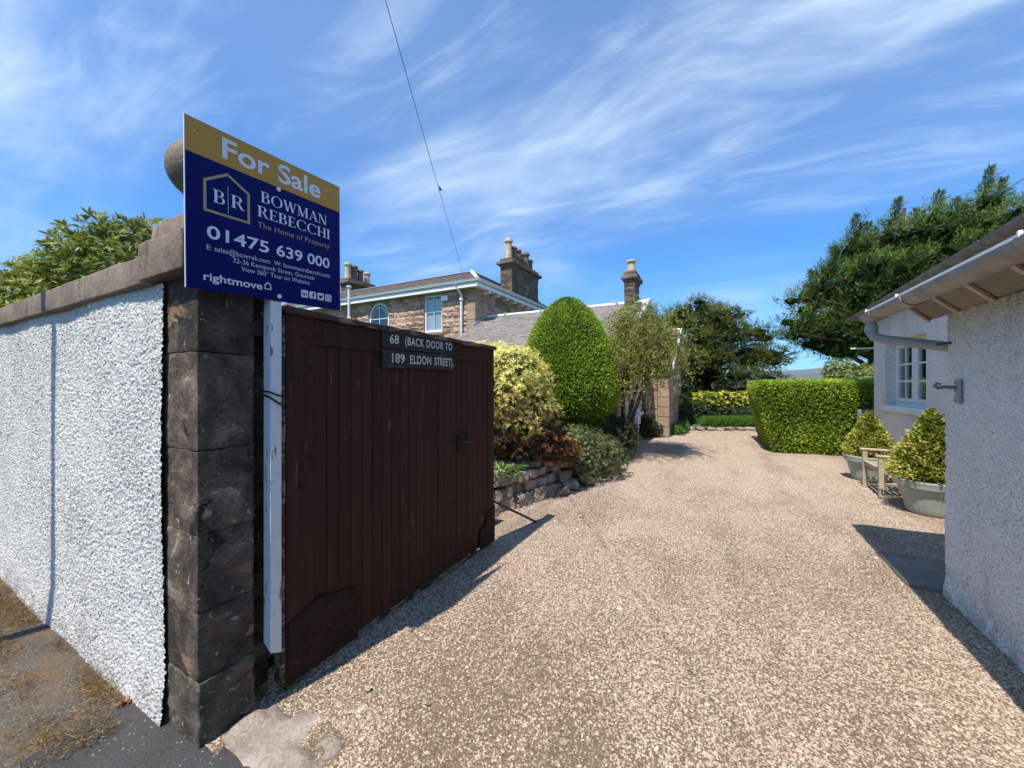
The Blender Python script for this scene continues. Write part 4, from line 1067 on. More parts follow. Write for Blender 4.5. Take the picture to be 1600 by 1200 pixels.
# chimneys
def chimney(parent, x0, x1, y0, y1, zb, zc, pots, ph, mat=M['chimney'], stones=True, cap=0.14):
    ch = MB().box(x0 + 0.03, x1 - 0.03, y0 + 0.03, y1 - 0.03, zb, zc).build('chimney', mat, parent)
    if stones:
        lay_stones(ch, (x0, y0 + 0.03), 0, x1 - x0, zb, zc - 0.16, (), (0.26, 0.36), (0.26, 0.6), 0.045, mat)
        lay_stones(ch, (x1 - 0.03, y0), math.pi / 2, y1 - y0, zb, zc - 0.16, (), (0.26, 0.36), (0.4, 0.8), 0.045, mat)
    MB().bbox(x0 - 0.02, x1 + 0.02, y0 - 0.02, y1 + 0.02, zc - 0.155, zc - 0.06, 0.02).build('neck_course', mat, ch)
    MB().bbox(x0 - cap, x1 + cap, y0 - cap, y1 + cap, zc - 0.058, zc + 0.09, 0.03).build('cap', mat, ch)
    MB().bbox(x0 - 0.02, x1 + 0.02, y0 - 0.02, y1 + 0.02, zc + 0.092, zc + 0.24, 0.04).build('cap_tier', mat, ch)
    for (px, py, r, h, mm) in pots:
        MB().lathe([(r, zc + 0.22), (r * 0.95, zc + 0.3), (r * 0.82, zc + 0.22 + h * 0.8), (r * 1.12, zc + 0.22 + h * 0.84), (r * 1.12, zc + 0.22 + h * 0.93), (r * 0.9, zc + 0.22 + h), (r * 0.7, zc + 0.22 + h), (r * 0.65, zc + 0.22 + h * 0.8)], (px, py, 0), 14).build('chimney_pot', M[mm], ch, True)
    return ch
chimney(house, -8.80, -8.20, 15.15, 18.0, 5.5, 7.02, [(-8.5, 15.4, 0.17, 0.95, 'clay'), (-8.5, 15.85, 0.17, 0.72, 'clay_dark'), (-8.5, 16.3, 0.17, 0.72, 'clay_dark'), (-8.5, 16.72, 0.15, 0.66, 'clay_dark'), (-8.5, 17.15, 0.17, 0.82, 'clay_dark'), (-8.5, 17.6, 0.16, 0.6, 'clay_dark')], 0.9)
chimney(house, -17.05, -16.5, 13.2, 14.95, 5.6, 6.72, [(-16.8, 13.42, 0.17, 0.85, 'clay'), (-16.8, 13.8, 0.18, 0.8, 'clay_dark'), (-16.8, 14.2, 0.16, 0.68, 'clay_dark'), (-16.8, 14.65, 0.17, 0.66, 'clay')], 0.8)

# ------------------------------------------------ single-storey wing
wing = thing('house_wing', 'low sandstone wing with a pale slate roof and a white-edged gable behind the clipped yew', 'house wing', (-5, 12, 0))
QX = -2.15; RY, RZ_, EYW, EZW = 13.2, 4.25, 9.0, 2.15
win1 = (10.15, 10.85, 0.75, 2.0); win2 = (11.55, 12.1, 0.78, 2.0)
MB().box(-8.28, QX - 0.06, 9.22, 17.2, 0, 2.18).build('inner_wall', M['mortar'], wing)
MB().prism([(9.22, 2.181), (17.2, 2.181), (13.2, 4.16)], lambda a, b, d: (QX - 0.30 + d, a, b), 0.26).build('gable', M['mortar'], wing)
lay_stones(wing, (QX - 0.05, 9.2), math.pi / 2, 3.4, 0, 4.0, [(a - 9.2, b - 9.2, c, d) for a, b, c, d in (win1, win2)], (0.2, 0.3), (0.35, 0.7), 0.06, M['house'], skip=lambda u, z: z > 4.15 - 0.5 * abs(9.2 + u - 13.2) - 0.12)
lay_stones(wing, (-5.2, 9.21), 0, 3.0, 0, 2.1, (), (0.2, 0.3), (0.4, 0.8), 0.06, M['house'])
def window_x(parent, y0, y1, z0, z1, x, cols):
    w = MB()
    for a, b, c, d in ((y0, y0 + 0.09, z0, z1), (y1 - 0.09, y1, z0, z1), (y0 + 0.09, y1 - 0.09, z0, z0 + 0.1), (y0 + 0.09, y1 - 0.09, z1 - 0.08, z1)): w.box(x - 0.03, x + 0.05, a, b, c, d)
    wf = w.build('window', M['white'], parent)
    MB().box(x - 0.01, x + 0.04, y0 + 0.09, y1 - 0.09, (z0 + z1) / 2 - 0.03, (z0 + z1) / 2 + 0.03).build('meeting_rail', M['white'], wf)
    MB().box(x + 0.002, x + 0.006, y0 + 0.09, y1 - 0.09, z0 + 0.1, (z0 + z1) / 2 - 0.031).build('pane', M['glass'], wf)
    MB().box(x + 0.002, x + 0.006, y0 + 0.09, y1 - 0.09, (z0 + z1) / 2 + 0.031, z1 - 0.08).build('pane', M['glass'], wf)
    MB().bbox(x - 0.02, x + 0.14, y0 - 0.06, y1 + 0.06, z0 - 0.09, z0 - 0.005, 0.01).build('window_sill', M['white'], wf)
window_x(wing, win1[0], win1[1], win1[2], win1[3], QX - 0.04, 1)
window_x(wing, win2[0], win2[1], win2[2], win2[3], QX - 0.04, 1)
wr = MB().prism([(EYW, EZW), (RY, RZ_), (17.4, EZW), (17.4, EZW - 0.08), (RY, RZ_ - 0.09), (EYW, EZW - 0.08)], lambda a, b, d: (-8.29 + d, a, b), 8.29 + QX + 0.03).build('roof', M['slate'], wing)
slates('slates', wr, (-8.29, EYW, EZW), (1, 0, 0), (0, RY - EYW, RZ_ - EZW), 8.29 + QX - 0.05, math.hypot(RY - EYW, RZ_ - EZW), M['slate'], 0.25, 0.17)
MB().tube([(-8.29, RY, RZ_ + 0.03), (QX - 0.05, RY, RZ_ + 0.03)], 0.075, 8).build('ridge', M['palegreen'], wr, True)
for i, xx in enumerate((-7.4, -5.9, -4.3, -3.1)):
    MB().bbox(xx - 0.05, xx + 0.05, RY - 0.09, RY + 0.09, RZ_ - 0.02, RZ_ + 0.125, 0.02).build('ridge_clip', M['lead'], wr)
MB().prism([(EYW - 0.05, EZW - 0.10), (RY, RZ_ - 0.05), (17.45, EZW - 0.10), (17.45, EZW + 0.06), (RY, RZ_ + 0.12), (EYW - 0.05, EZW + 0.06)], lambda a, b, d: (QX - 0.05 + d, a, b), 0.17).build('gable_skew', M['white'], wing)
MB().prism([(12.2, 3.70), (13.2, 4.22), (13.2, 4.36), (12.2, 3.86)], lambda a, b, d: (HX + 0.02 + d, a, b), 0.06).build('lead_flashing', M['lead'], wing)
chimney(wing, -2.82, -2.46, 12.95, 13.75, 3.9, 5.08, [(-2.64, 13.25, 0.14, 0.42, 'clay'), ], 0.4, M['chimney'], True, 0.09)
MB().bbox(QX - 0.02, QX + 0.12, 11.2, 11.5, 0.45, 0.72, 0.02).build('meter_box', M['white'], wing)
MB().tube([(QX + 0.06, 11.36, 0.0), (QX + 0.06, 11.36, 0.36), (QX + 0.09, 11.34, 0.4)], 0.035, 8).build('stand_pipe', M['white'], wing, True)

porch = thing('gabled_porch', 'small gabled sandstone porch with white bargeboards at the end of the wing', 'porch', (-1.8, 14.5, 0))
PX = -1.40
MB().box(QX + 0.02, PX - 0.06, 12.56, 17.2, 0, 2.2).build('inner_wall', M['mortar'], porch)
MB().prism([(12.56, 2.201), (17.2, 2.201), (14.95, 3.42)], lambda a, b, d: (PX - 0.32 + d, a, b), 0.26).build('gable', M['mortar'], porch)
lay_stones(porch, (QX + 0.1, 12.55), 0, PX - QX - 0.42, 0, 2.2, (), (0.2, 0.3), (0.35, 0.6), 0.05, M['house'])
lay_stones(porch, (PX - 0.05, 12.84), math.pi / 2, 4.2, 0, 3.3, (), (0.2, 0.3), (0.4, 0.8), 0.05, M['house'], skip=lambda u, z: z > 3.42 - 0.52 * abs(12.84 + u - 14.95) - 0.12)
z = 0; k = 0
while z < 2.15:
    MB().bbox(PX - 0.315, PX + 0.02, 12.50, 12.83, z + 0.006, z + 0.29, 0.012).build('quoin', M['ashlar'], porch); z += 0.30
pr_ = MB().prism([(12.35, 2.12), (14.95, 3.5), (17.5, 2.12), (17.5, 2.03), (14.95, 3.41), (12.35, 2.03)], lambda a, b, d: (-2.6 + d, a, b), 2.6 + PX + 0.12).build('roof', M['slate'], porch)
slates('slates', pr_, (-2.6, 12.35, 2.12), (1, 0, 0), (0, 2.6, 1.38), 2.6 + PX + 0.1, math.hypot(2.6, 1.38), M['slate'], 0.25, 0.17)
MB().tube([(-2.1, 14.95, 3.53), (PX + 0.12, 14.95, 3.53)], 0.06, 8).build('ridge', M['palegreen'], pr_, True)
MB().prism([(12.3, 2.02), (14.95, 3.43), (17.55, 2.02), (17.55, 2.16), (14.95, 3.58), (12.3, 2.16)], lambda a, b, d: (PX + 0.125 + d, a, b), 0.05).build('bargeboard', M['white'], porch)

# ================================================================== COTTAGE AND OUTBUILDING ON THE RIGHT
cot = thing('white_cottage', 'white roughcast cottage with a multi-paned window behind the flower pots', 'cottage', (4.5, 8, 0))
CX, CY1 = 2.80, 10.70; op = (8.36, 10.06, 1.20, 2.40)
m = MB(); ys_ = [3.4, op[0], op[1], CY1]; zs_ = [0, op[2], op[3], 3.02]
nyz = []
for a, b in zip(ys_, ys_[1:]):
    for c, d in zip(zs_, zs_[1:]):
        if not (a == op[0] and c == op[2]): m.box(CX, CX + 0.3, a, b, c, d)
m.build('wall', M['harl2'], cot)
MB().prism([(CX + 0.301, 0), (7.2, 0), (7.2, 3.05), (5.0, 4.25), (CX + 0.301, 3.05)], lambda a, b, d: (a, CY1 - 0.3 + d, b), 0.3).build('gable', M['harl2'], cot)
MB().box(CX + 0.6, 7.0, 3.4, CY1 - 0.4, 0, 2.9).build('inner_wall', M['room'], cot)
w = MB(); y0, y1, z0, z1 = op; wx = CX + 0.155
for a, b, c, d in ((y0, y0 + .07, z0, z1), (y1 - .07, y1, z0, z1), (y0 + .07, y1 - .07, z0, z0 + .07), (y0 + .07, y1 - .07, z1 - .06, z1), ((y0 + y1) / 2 - .045, (y0 + y1) / 2 + .045, z0 + .07, z1 - .06)): w.box(wx, wx + 0.08, a, b, c, d)
cw = w.build('window', M['white'], cot)
for s0, s1 in ((y0 + .07, (y0 + y1) / 2 - .045), ((y0 + y1) / 2 + .045, y1 - .07)):
    fr = MB(); za, zb = z0 + .075, z1 - .065; fw = 0.065; s0 += .004; s1 -= .004
    for a, b, c, d in ((s0, s0 + fw, za, zb), (s1 - fw, s1, za, zb), (s0 + fw, s1 - fw, za, za + fw), (s0 + fw, s1 - fw, zb - fw, zb)): fr.box(wx - 0.012, wx + 0.05, a, b, c, d)
    fr.build('casement', M['white'], cw)
    ya = [s0 + fw, (s0 + s1) / 2, s1 - fw]; zq = [za + fw, za + fw + (zb - za - 2 * fw) / 3, za + fw + (zb - za - 2 * fw) * 2 / 3, zb - fw]
    MB().box(wx, wx + 0.035, ya[1] - .014, ya[1] + .014, zq[0], zq[3]).build('glazing_bar', M['white'], cw)
    for q in zq[1:3]:
        MB().box(wx + .001, wx + 0.034, ya[0], ya[1] - .0145, q - .014, q + .014).build('glazing_bar', M['white'], cw)
        MB().box(wx + .001, wx + 0.034, ya[1] + .0145, ya[2], q - .014, q + .014).build('glazing_bar', M['white'], cw)
    for i in range(2):
        for j in range(3): MB().box(wx + .014, wx + .018, ya[i] + .014, ya[i + 1] - .014, zq[j] + .014, zq[j + 1] - .014).build('pane', M['glass'], cw)
MB().box(wx + 0.25, wx + 0.26, y0, y1, z0, z1).build('dark_room_sheet', M['room'], cw)  # dark sheet painting the dimness of the room behind the casements
MB().bbox(CX - 0.06, CX + 0.154, y0 - 0.08, y1 + 0.08, z0 - 0.11, z0 - 0.003, 0.012).build('window_sill', M['white'], cot)
GCX, ga, gb = 2.50, (11.16, 3.02), (1.0, 3.27)                       # gutter end points (y, z)
def gline(y): return ga[1] + (gb[1] - ga[1]) * (ga[0] - y) / (ga[0] - gb[0])
def half_gutter(x, y0_, z0_, y1_, z1_, r, n=9):
    m = MB(); k = n + 1
    for (yy, zz) in ((y0_, z0_), (y1_, z1_)):
        for rr in (r, r - 0.006):
            for i in range(k):
                a = math.pi * (1 + i / n); m.v.append((x + rr * math.cos(a), yy, zz + rr * math.sin(a)))
    for i in range(n):
        m.f += [(i, i + 1, 2 * k + i + 1, 2 * k + i), (k + i, 3 * k + i, 3 * k + i + 1, k + i + 1), (i, k + i, k + i + 1, i + 1), (2 * k + i, 2 * k + i + 1, 3 * k + i + 1, 3 * k + i)]
    m.f += [(0, 2 * k, 3 * k, k), (n, k + n, 3 * k + n, 2 * k + n)]
    return m
segs = np.linspace(ga[0], gb[0], 9)
for a, b in zip(segs, segs[1:]):
    half_gutter(GCX, a, gline(a), b + 0.01, gline(b), 0.075).build('gutter_length', M['gutter2'], cot, True)
    if b > 1.1: half_gutter(GCX, b + 0.05, gline(b), b - 0.05, gline(b), 0.083).build('gutter_joint', M['gutter2'], cot, True)
MB().add([(GCX + 0.04, 11.16, 3.00), (GCX + 0.04, 0.8, 3.25), (CX + 0.05, 0.8, 3.20), (CX + 0.05, 11.16, 2.95), (GCX + 0.04, 11.16, 3.03), (GCX + 0.04, 0.8, 3.28), (CX + 0.05, 0.8, 3.23), (CX + 0.05, 11.16, 2.98)],
         [(0, 3, 2, 1), (4, 5, 6, 7), (0, 1, 5, 4), (1, 2, 6, 5), (2, 3, 7, 6), (3, 0, 4, 7)]).build('soffit', M['soffit'], cot)
cr = MB().add([(GCX - 0.02, 11.2, 3.06), (GCX - 0.02, 0.8, 3.31), (5.0, 0.8, 4.6), (5.0, 11.2, 4.35), (7.5, 0.8, 3.31), (7.5, 11.2, 3.06)], [(0, 1, 2, 3), (3, 2, 4, 5)])
cr.v += [(a, b, c - 0.03) for a, b, c in cr.v]; cr.f += [(9, 8, 7, 6), (11, 10, 8, 9), (0, 6, 7, 1), (0, 3, 9, 6), (3, 5, 11, 9)]
crf = cr.build('roof', M['slate_dark'], cot)
MB().tube([(CX + 0.02, CY1 - 0.05, 2.345), (2.41, CY1 - 0.05, 2.35)], 0.014, 6).build('aerial_arm', M['white'], cot, True)

ob = thing('roughcast_outbuilding', 'grey-white roughcast outbuilding with a big gutter at the right edge', 'outbuilding', (2.1, 2, 0))
OX, OY1 = 1.50, 4.13
ny_, nz_ = 230, 150
ys2 = np.concatenate([np.linspace(-1.5, 2.0, 30), np.linspace(2.02, OY1, ny_)]); zs2 = np.linspace(-0.06, 2.12, nz_)
Yg, Zg = np.meshgrid(ys2, zs2); hh = rng.uniform(0, 1, Yg.shape); hh = hh * 0.6 + 0.2 * (np.roll(hh, 1, 0) + np.roll(hh, 1, 1))
Xg = OX - 0.015 * hh - 0.03 * np.clip((0.16 - Zg) / 0.2, 0, 1) - 0.006 * np.sin(Yg * 3 + Zg * 2.5)
V = np.stack([Xg, Yg + 0.008 * np.sin(Zg * 5.0) * (Yg > 4.0), Zg], -1).reshape(-1, 3); nn = len(ys2)
i = np.arange(nz_ - 1)[:, None] * nn + np.arange(nn - 1)[None]
mesh_np('wall_face', V, np.stack([i, i + nn, i + nn + 1, i + 1], -1).reshape(-1, 4), M['harl2'], ob, True)
MB().box(OX + 0.004, 2.79, -1.5, OY1 - 0.004, 0, 2.14).build('wall_core', M['harl2'], ob)
GX2, GZ2, r2 = 1.145, 2.205, 0.068
segs = [4.52, 4.26, 3.62, 2.35, 1.1, -0.2, -1.5]
for a, b in zip(segs, segs[1:]):
    half_gutter(GX2, a, GZ2, b + 0.004, GZ2, r2).build('gutter_length', M['gutter'], ob, True)
for b in segs[1:-1]:
    half_gutter(GX2, b + 0.06, GZ2, b - 0.03, GZ2, r2 + 0.009).build('gutter_joint', M['gutter'], ob, True)
    MB().bbox(GX2 - r2 - 0.012, GX2 - r2 + 0.004, b + 0.02, b + 0.035, GZ2 - 0.006, GZ2 + 0.022, 0.003).build('gutter_clip', M['white'], ob)
eg = half_gutter(GX2, 4.515, GZ2, 4.505, GZ2, r2 - 0.004); n_ = len(eg.v)
MB().prism([(GX2 + (r2 - .003) * math.cos(math.pi * (1 + q / 10)), GZ2 + (r2 - .003) * math.sin(math.pi * (1 + q / 10))) for q in range(11)], lambda a, b, d: (a, 4.505 + d, b), 0.01).build('gutter_end', M['gutter'], ob)
MB().bbox(GX2 + r2 + 0.002, GX2 + r2 + 0.03, -1.5, 4.49, 2.17, 2.285, 0.004).build('fascia', M['gutter'], ob)
MB().prism([(1.245, 2.255), (1.37, 2.255), (1.51, 2.125), (1.51, 2.145), (1.375, 2.272), (1.245, 2.272)], lambda a, b, d: (a, -1.5 + d, b), 5.98).build('soffit', M['soffit'], ob)
for yy in (4.40, 3.96, 3.53, 3.08, 2.62, 2.15, 1.7):
    MB().prism([(1.246, 2.233), (1.365, 2.233), (1.50, 2.105), (1.50, 2.124), (1.37, 2.253), (1.246, 2.253)], lambda a, b, d: (a, yy + d, b), 0.042).build('rafter_tail', M['rafter'], ob)
MB().prism([(1.135, 2.226), (1.252, 2.287), (2.78, 2.45), (2.78, 2.49), (1.252, 2.307), (1.135, 2.244)], lambda a, b, d: (a, -1.5 + d, b), 6.02).build('roof', M['roofing'], ob)
MB().box(1.124, 1.1345, -1.5, 4.52, 2.222, 2.247).build('roof_edge', M['white'], ob)
MB().tube([(GX2, 4.44, 2.14), (GX2, 4.44, 2.05), (GX2 + 0.02, 4.43, 2.005), (GX2 + 0.07, 4.41, 1.98), (1.53, 4.205, 1.885), (1.60, 4.19, 1.86), (1.62, 4.19, 1.78), (1.62, 4.19, 0.1)], 0.039, 12).build('downpipe', M['pipe'], ob, True)
MB().lathe([(0.041, 2.05), (0.047, 2.055), (0.047, 2.10), (0.041, 2.105)], (GX2, 4.44, 0), 14).build('pipe_collar', M['pipe'], ob, True)
MB().tube([(1.44, 4.12, 1.90), (1.50, 4.06, 1.905)], 0.008, 6).build('pipe_bracket', M['iron'], ob, True)
hk = thing('iron_gate_hook', 'old iron holdback hook sticking out of the outbuilding wall', 'hook', (1.48, 3.90, 1.55))
MB().bbox(1.464, 1.483, 3.885, 3.935, 1.46, 1.635, 0.004).build('plate', M['pipe'], hk)
MB().tube([(1.47, 3.91, 1.575), (1.40, 3.905, 1.578), (1.37, 3.905, 1.572), (1.352, 3.905, 1.585), (1.362, 3.905, 1.603), (1.385, 3.905, 1.60)], [0.013, 0.012, 0.013, 0.012, 0.010, 0.007], 8).build('hook', M['gutter2'], hk, True)
for zz in (1.485, 1.55, 1.61): MB().tube([(1.464, 3.925, zz), (1.458, 3.925, zz)], [0.007, 0.004], 8).build('bolt_head', M['iron'], hk, True)
o = rough_block(1.29, 2.5, 4.17, 4.86, -0.06, 0.035, 0.06, 0.018, 0.008, 3, 55).build('concrete_step', M['concrete'], None, True)
tag(o, 'flat grey concrete step in the shadow round the outbuilding corner', 'step')

# ================================================================== ROCKERY
rk = thing('rockery_wall', 'low dry-stone rockery wall holding up the flower bed behind the gate', 'wall', (-2.4, 4.8, 0))
def rline(t):                                       # along the face of the wall
    return Vector((-2.66 + 0.54 * t, 3.75 + 1.95 * t, 0))
sd = 0; rang = math.atan2(1.95, .54)
def rblock(p, L, dp, z0, z1, seed, turn):
    ca, sa = math.cos(rang + turn), math.sin(rang + turn)
    def sk(q):
        q = q + Vector((fbm(q + p, 3.1, seed), fbm(q + p, 3.1, seed + 2), fbm(q + p, 3.1, seed + 4))) * .035
        return Vector((p.x + q.x * ca - q.y * sa, p.y + q.x * sa + q.y * ca, q.z))
    return rough_block(-L / 2, L / 2, -dp / 2, dp / 2, z0, z1, .04, .022, .022, 6, seed, skew=sk)
for z0, z1, off in ((-.05, .15, 0), (.145, .30, .05), (.295, .42, .09), (.415, .52, .12)):
    u = -.05 + random.uniform(0, .1)
    while u < 1.0 - .3 * z0:
        L = random.uniform(.20, .46); t = u + L / 4.04; p = rline(t); sd += 1
        rblock(Vector((p.x - off + random.uniform(-.03, .03), p.y, 0)), L - .012, random.uniform(.26, .36), z0 + random.uniform(-.01, .01), z1 + random.uniform(-.02, .02), 300 + sd, random.uniform(-.14, .14)).build('stone', M['rock'], rk, False)
        u += L / 2.02
for (x, y, r) in ((-1.98, 5.62, 0.13), (-2.0, 5.25, 0.10), (-1.86, 5.98, 0.12)):
    sd += 1; boulder((x, y, r * 0.5), (r * 1.1, r * 1.25, r * 0.85), 300 + sd).build('stone', M['rock'], rk, False)

# ================================================================== PLANTS
def tree_root(name, label, cat, loc, group=None): return thing(name, label, cat, loc, group)
def tints(n, lo=0.0, hi=1.0): return rng.uniform(lo, hi, n)

# rhododendron behind the boundary wall
rh = tree_root('rhododendron_bush', 'glossy rhododendron bush rising behind the white garden wall', 'bush', (-5.2, 1.9, 0.05))
lb = []
for x, y, z, r in ((-4.35, 1.5, 2.55, .36), (-4.75, 1.5, 2.78, .38), (-5.2, 1.5, 2.85, .40), (-5.65, 1.55, 2.88, .42), (-6.1, 1.6, 2.80, .44), (-6.6, 1.6, 2.72, .45), (-7.1, 1.65, 2.78, .5), (-7.7, 1.7, 2.84, .5), (-8.3, 1.75, 2.86, .55), (-9.0, 1.8, 2.86, .6), (-9.8, 1.9, 2.85, .6), (-4.5, 1.45, 2.25, .34), (-5.0, 1.45, 2.3, .36), (-5.5, 1.45, 2.3, .38), (-6.1, 1.45, 2.3, .4), (-6.7, 1.5, 2.25, .42), (-7.3, 1.5, 2.3, .45), (-8.0, 1.55, 2.3, .5), (-8.8, 1.6, 2.3, .55), (-5.0, 1.9, 2.9, .45), (-5.7, 2.0, 3.0, .45), (-7.0, 2.1, 2.9, .5)):
    lb.append((x, y, z, r, r, r * 0.8))
P, N = on_lobes(lb, 2800, (0.75, 1.14), 0.7, 1.9)
Pn, D, U = rosettes(P, N, 9, 0.62, 0.55); n = len(Pn); tt = np.repeat(rng.uniform(0.25, 0.85, len(P)), 9) + rng.normal(0, 0.15, n)
leaves('foliage', Pn, D, U, rng.uniform(.06, .11, n), rng.uniform(.018, .028, n), np.clip(tt, 0, 1), M['l_rhodo'], rh, 'leaf', 0.10, 0.12)
P, N = on_lobes(lb, 5200, (0.4, 0.85), 0.3, 1.5); n = len(P)
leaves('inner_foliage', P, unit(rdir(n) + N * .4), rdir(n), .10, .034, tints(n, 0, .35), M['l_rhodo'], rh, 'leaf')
twigs('branches', (-5.4, 2.0, 0.05), [q[:3] for q in lb], .05, .012, M['bark'], rh, 0.06)

# golden pieris behind the gate
py = tree_root('golden_pieris_shrub', 'shrub with yellow and salmon young leaves at the end of the gate', 'shrub', (-2.85, 4.85, 0.36))
lb = [(-2.55, 4.75, 1.78, .40, .40, .34), (-2.42, 5.0, 1.62, .34, .34, .34), (-2.85, 4.85, 1.82, .42, .42, .34), (-3.25, 4.9, 1.84, .42, .42, .36), (-2.35, 4.85, 1.32, .33, .33, .32), (-2.6, 4.55, 1.42, .38, .36, .36),
      (-2.3, 5.1, 1.18, .30, .30, .28), (-2.9, 4.6, 1.5, .4, .4, .36), (-2.45, 4.7, 1.1, .36, .36, .28), (-3.6, 4.9, 1.75, .4, .4, .35), (-3.15, 5.05, 2.02, .25, .25, .22), (-2.62, 5.1, 1.85, .32, .32, .3)]
P, N = on_lobes(lb, 3200, (0.78, 1.12), 0.76); 
Pn, D, U = rosettes(P, N, 8, 0.95, 0.45); n = len(Pn)
height_f = np.clip((P[:, 2] - 1.05) / 0.95, 0, 1)  # leaf colour shifts towards yellow higher up the shrub
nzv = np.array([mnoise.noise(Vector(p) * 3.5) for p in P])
tt = np.repeat(np.clip(0.34 + 0.54 * height_f + 0.55 * nzv + rng.normal(0, .10, len(P)), 0.02, 1), 8) + rng.normal(0, 0.08, n)
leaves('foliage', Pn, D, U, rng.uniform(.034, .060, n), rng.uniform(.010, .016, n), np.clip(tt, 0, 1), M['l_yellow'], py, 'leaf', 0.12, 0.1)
P, N = on_lobes(lb, 4500, (0.35, 0.9), 0.3); n = len(P)
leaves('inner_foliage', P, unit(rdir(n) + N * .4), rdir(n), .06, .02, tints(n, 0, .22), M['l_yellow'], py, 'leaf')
twigs('branches', (-2.8, 4.9, 0.36), [q[:3] for q in lb], .035, .008, M['bark'], py, 0.05)

pr_s = tree_root('red_leaved_shrub', 'low shrub with dark and red-brown leaves under the golden shrub', 'shrub', (-2.3, 5.1, 0.36))
lb = [(-2.25, 5.0, .80, .28, .30, .24), (-2.12, 5.25, .72, .26, .28, .24), (-2.5, 4.75, .86, .3, .3, .28), (-2.05, 5.45, .62, .22, .24, .2), (-2.75, 4.6, .85, .3, .3, .26), (-2.35, 5.35, .86, .28, .28, .22)]
P, N = on_lobes(lb, 620, (0.8, 1.1), 0.75); Pn, D, U = rosettes(P, N, 8, 0.95, 0.3); n = len(Pn)
leaves('foliage', Pn, D, U, rng.uniform(.045, .07, n), rng.uniform(.016, .022, n), np.clip(np.repeat(rng.uniform(0, 1, len(P)) * (P[:, 0] + 2.95), 8) + rng.normal(0, .1, n), 0, 1), M['l_red'], pr_s, 'leaf', .12, .1)
P, N = on_lobes(lb, 1600, (0.3, 0.85), 0.3); n = len(P)
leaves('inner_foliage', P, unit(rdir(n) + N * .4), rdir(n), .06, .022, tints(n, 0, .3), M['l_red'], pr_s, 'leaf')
twigs('branches', (-2.35, 5.1, 0.36), [q[:3] for q in lb], .02, .006, M['bark'], pr_s, .05)

gp_ = tree_root('leafy_perennial', 'fresh green leafy plant on top of the rockery beside the gate', 'plant', (-2.5, 4.4, 0.4))
n = 220; a = rng.uniform(0, 6.28, n); e = rng.uniform(.1, 1.1, n); D = np.stack([np.cos(a) * np.cos(e), np.sin(a) * np.cos(e), np.sin(e)], -1)
P = np.array([-2.52, 4.42, .45]) + rng.normal(0, 1, (n, 3)) * [.10, .14, .05]
leaves('leaf_tuft', P, D, np.tile([0, 0, 1.0], (n, 1)), rng.uniform(.09, .17, n), rng.uniform(.025, .04, n), tints(n), M['l_fern'], gp_, 'leaf', .1, .25, 'stuff')
twigs('stalks', (-2.52, 4.42, .36), [tuple(P[k]) for k in range(14)], .006, .003, M['l_fern'], gp_)

# clipped yew dome
yw = tree_root('clipped_yew_dome', 'tall clipped yew dome with a smooth bright green bullet shape', 'topiary', (-2.92, 7.8, 0.2))
yc = np.array([-2.90, 7.85]); prof = [(0.62, 0.86), (0.86, 0.98), (1.0, 1.2), (1.05, 1.5), (1.01, 1.85), (0.92, 2.2), (0.81, 2.55), (0.66, 2.88), (0.48, 3.15), (0.30, 3.33), (0.10, 3.45)]
pz = np.array([q[1] for q in prof]); prr = np.array([q[0] for q in prof])
n = 46000; zz = rng.uniform(.86, 3.44, n * 2); rr = np.interp(zz, pz, prr); keep = rng.uniform(0, 1.05, n * 2) < rr + 0.12; zz, rr = zz[keep][:n], rr[keep][:n]; n = len(zz)
th = rng.uniform(0, 6.2832, n); drdz = np.interp(zz + .02, pz, prr) - np.interp(zz - .02, pz, prr)
nv = unit(np.stack([np.cos(th), np.sin(th), -drdz / .04], -1))
lump = np.array([mnoise.noise(Vector((math.cos(a) * 2.2, math.sin(a) * 2.2, z * 2.2))) for a, z in zip(th, zz)]) * 0.035
R = rr + lump + rng.normal(0, .024, n) + (rng.uniform(0, 1, n) < .012) * rng.uniform(.02, .07, n)
P = np.stack([yc[0] + R * np.cos(th), yc[1] + R * np.sin(th), zz], -1)
leaves('foliage', P - nv * .03, unit(nv * .8 + rdir(n) * .8 + [0, 0, .25]), unit(rdir(n) + nv * .5), rng.uniform(.035, .07, n), rng.uniform(.012, .022, n), np.clip(rng.beta(2.2, 2.2, n) + lump * 5, 0, 1), M['l_yew'], yw)
m = MB().lathe([(r * .955, z) for r, z in prof], (yc[0], yc[1], 0), 40); m.build('dark_filler', M['core'], yw, True)  # added solid shell, painted dark, blocks light through the dome
n = 2500; a = rng.uniform(0, 6.28, n); rq = np.sqrt(rng.uniform(0, .75, n)); P = np.stack([yc[0] + rq * np.cos(a), yc[1] + rq * np.sin(a), rng.uniform(.74, .92, n)], -1)
leaves('under_foliage', P, unit(rdir(n) - [0, 0, .6]), rdir(n), .07, .02, tints(n, 0, .4), M['l_yew'], yw)
twigs('trunk', (-2.95, 7.8, 0.15), [(-2.9, 7.85, 1.1), (-3.3, 7.7, 1.05), (-2.55, 7.65, 1.0), (-2.7, 8.1, 1.05), (-3.1, 8.2, 1.0)], .06, .03, M['bark'], yw, .03, 8)

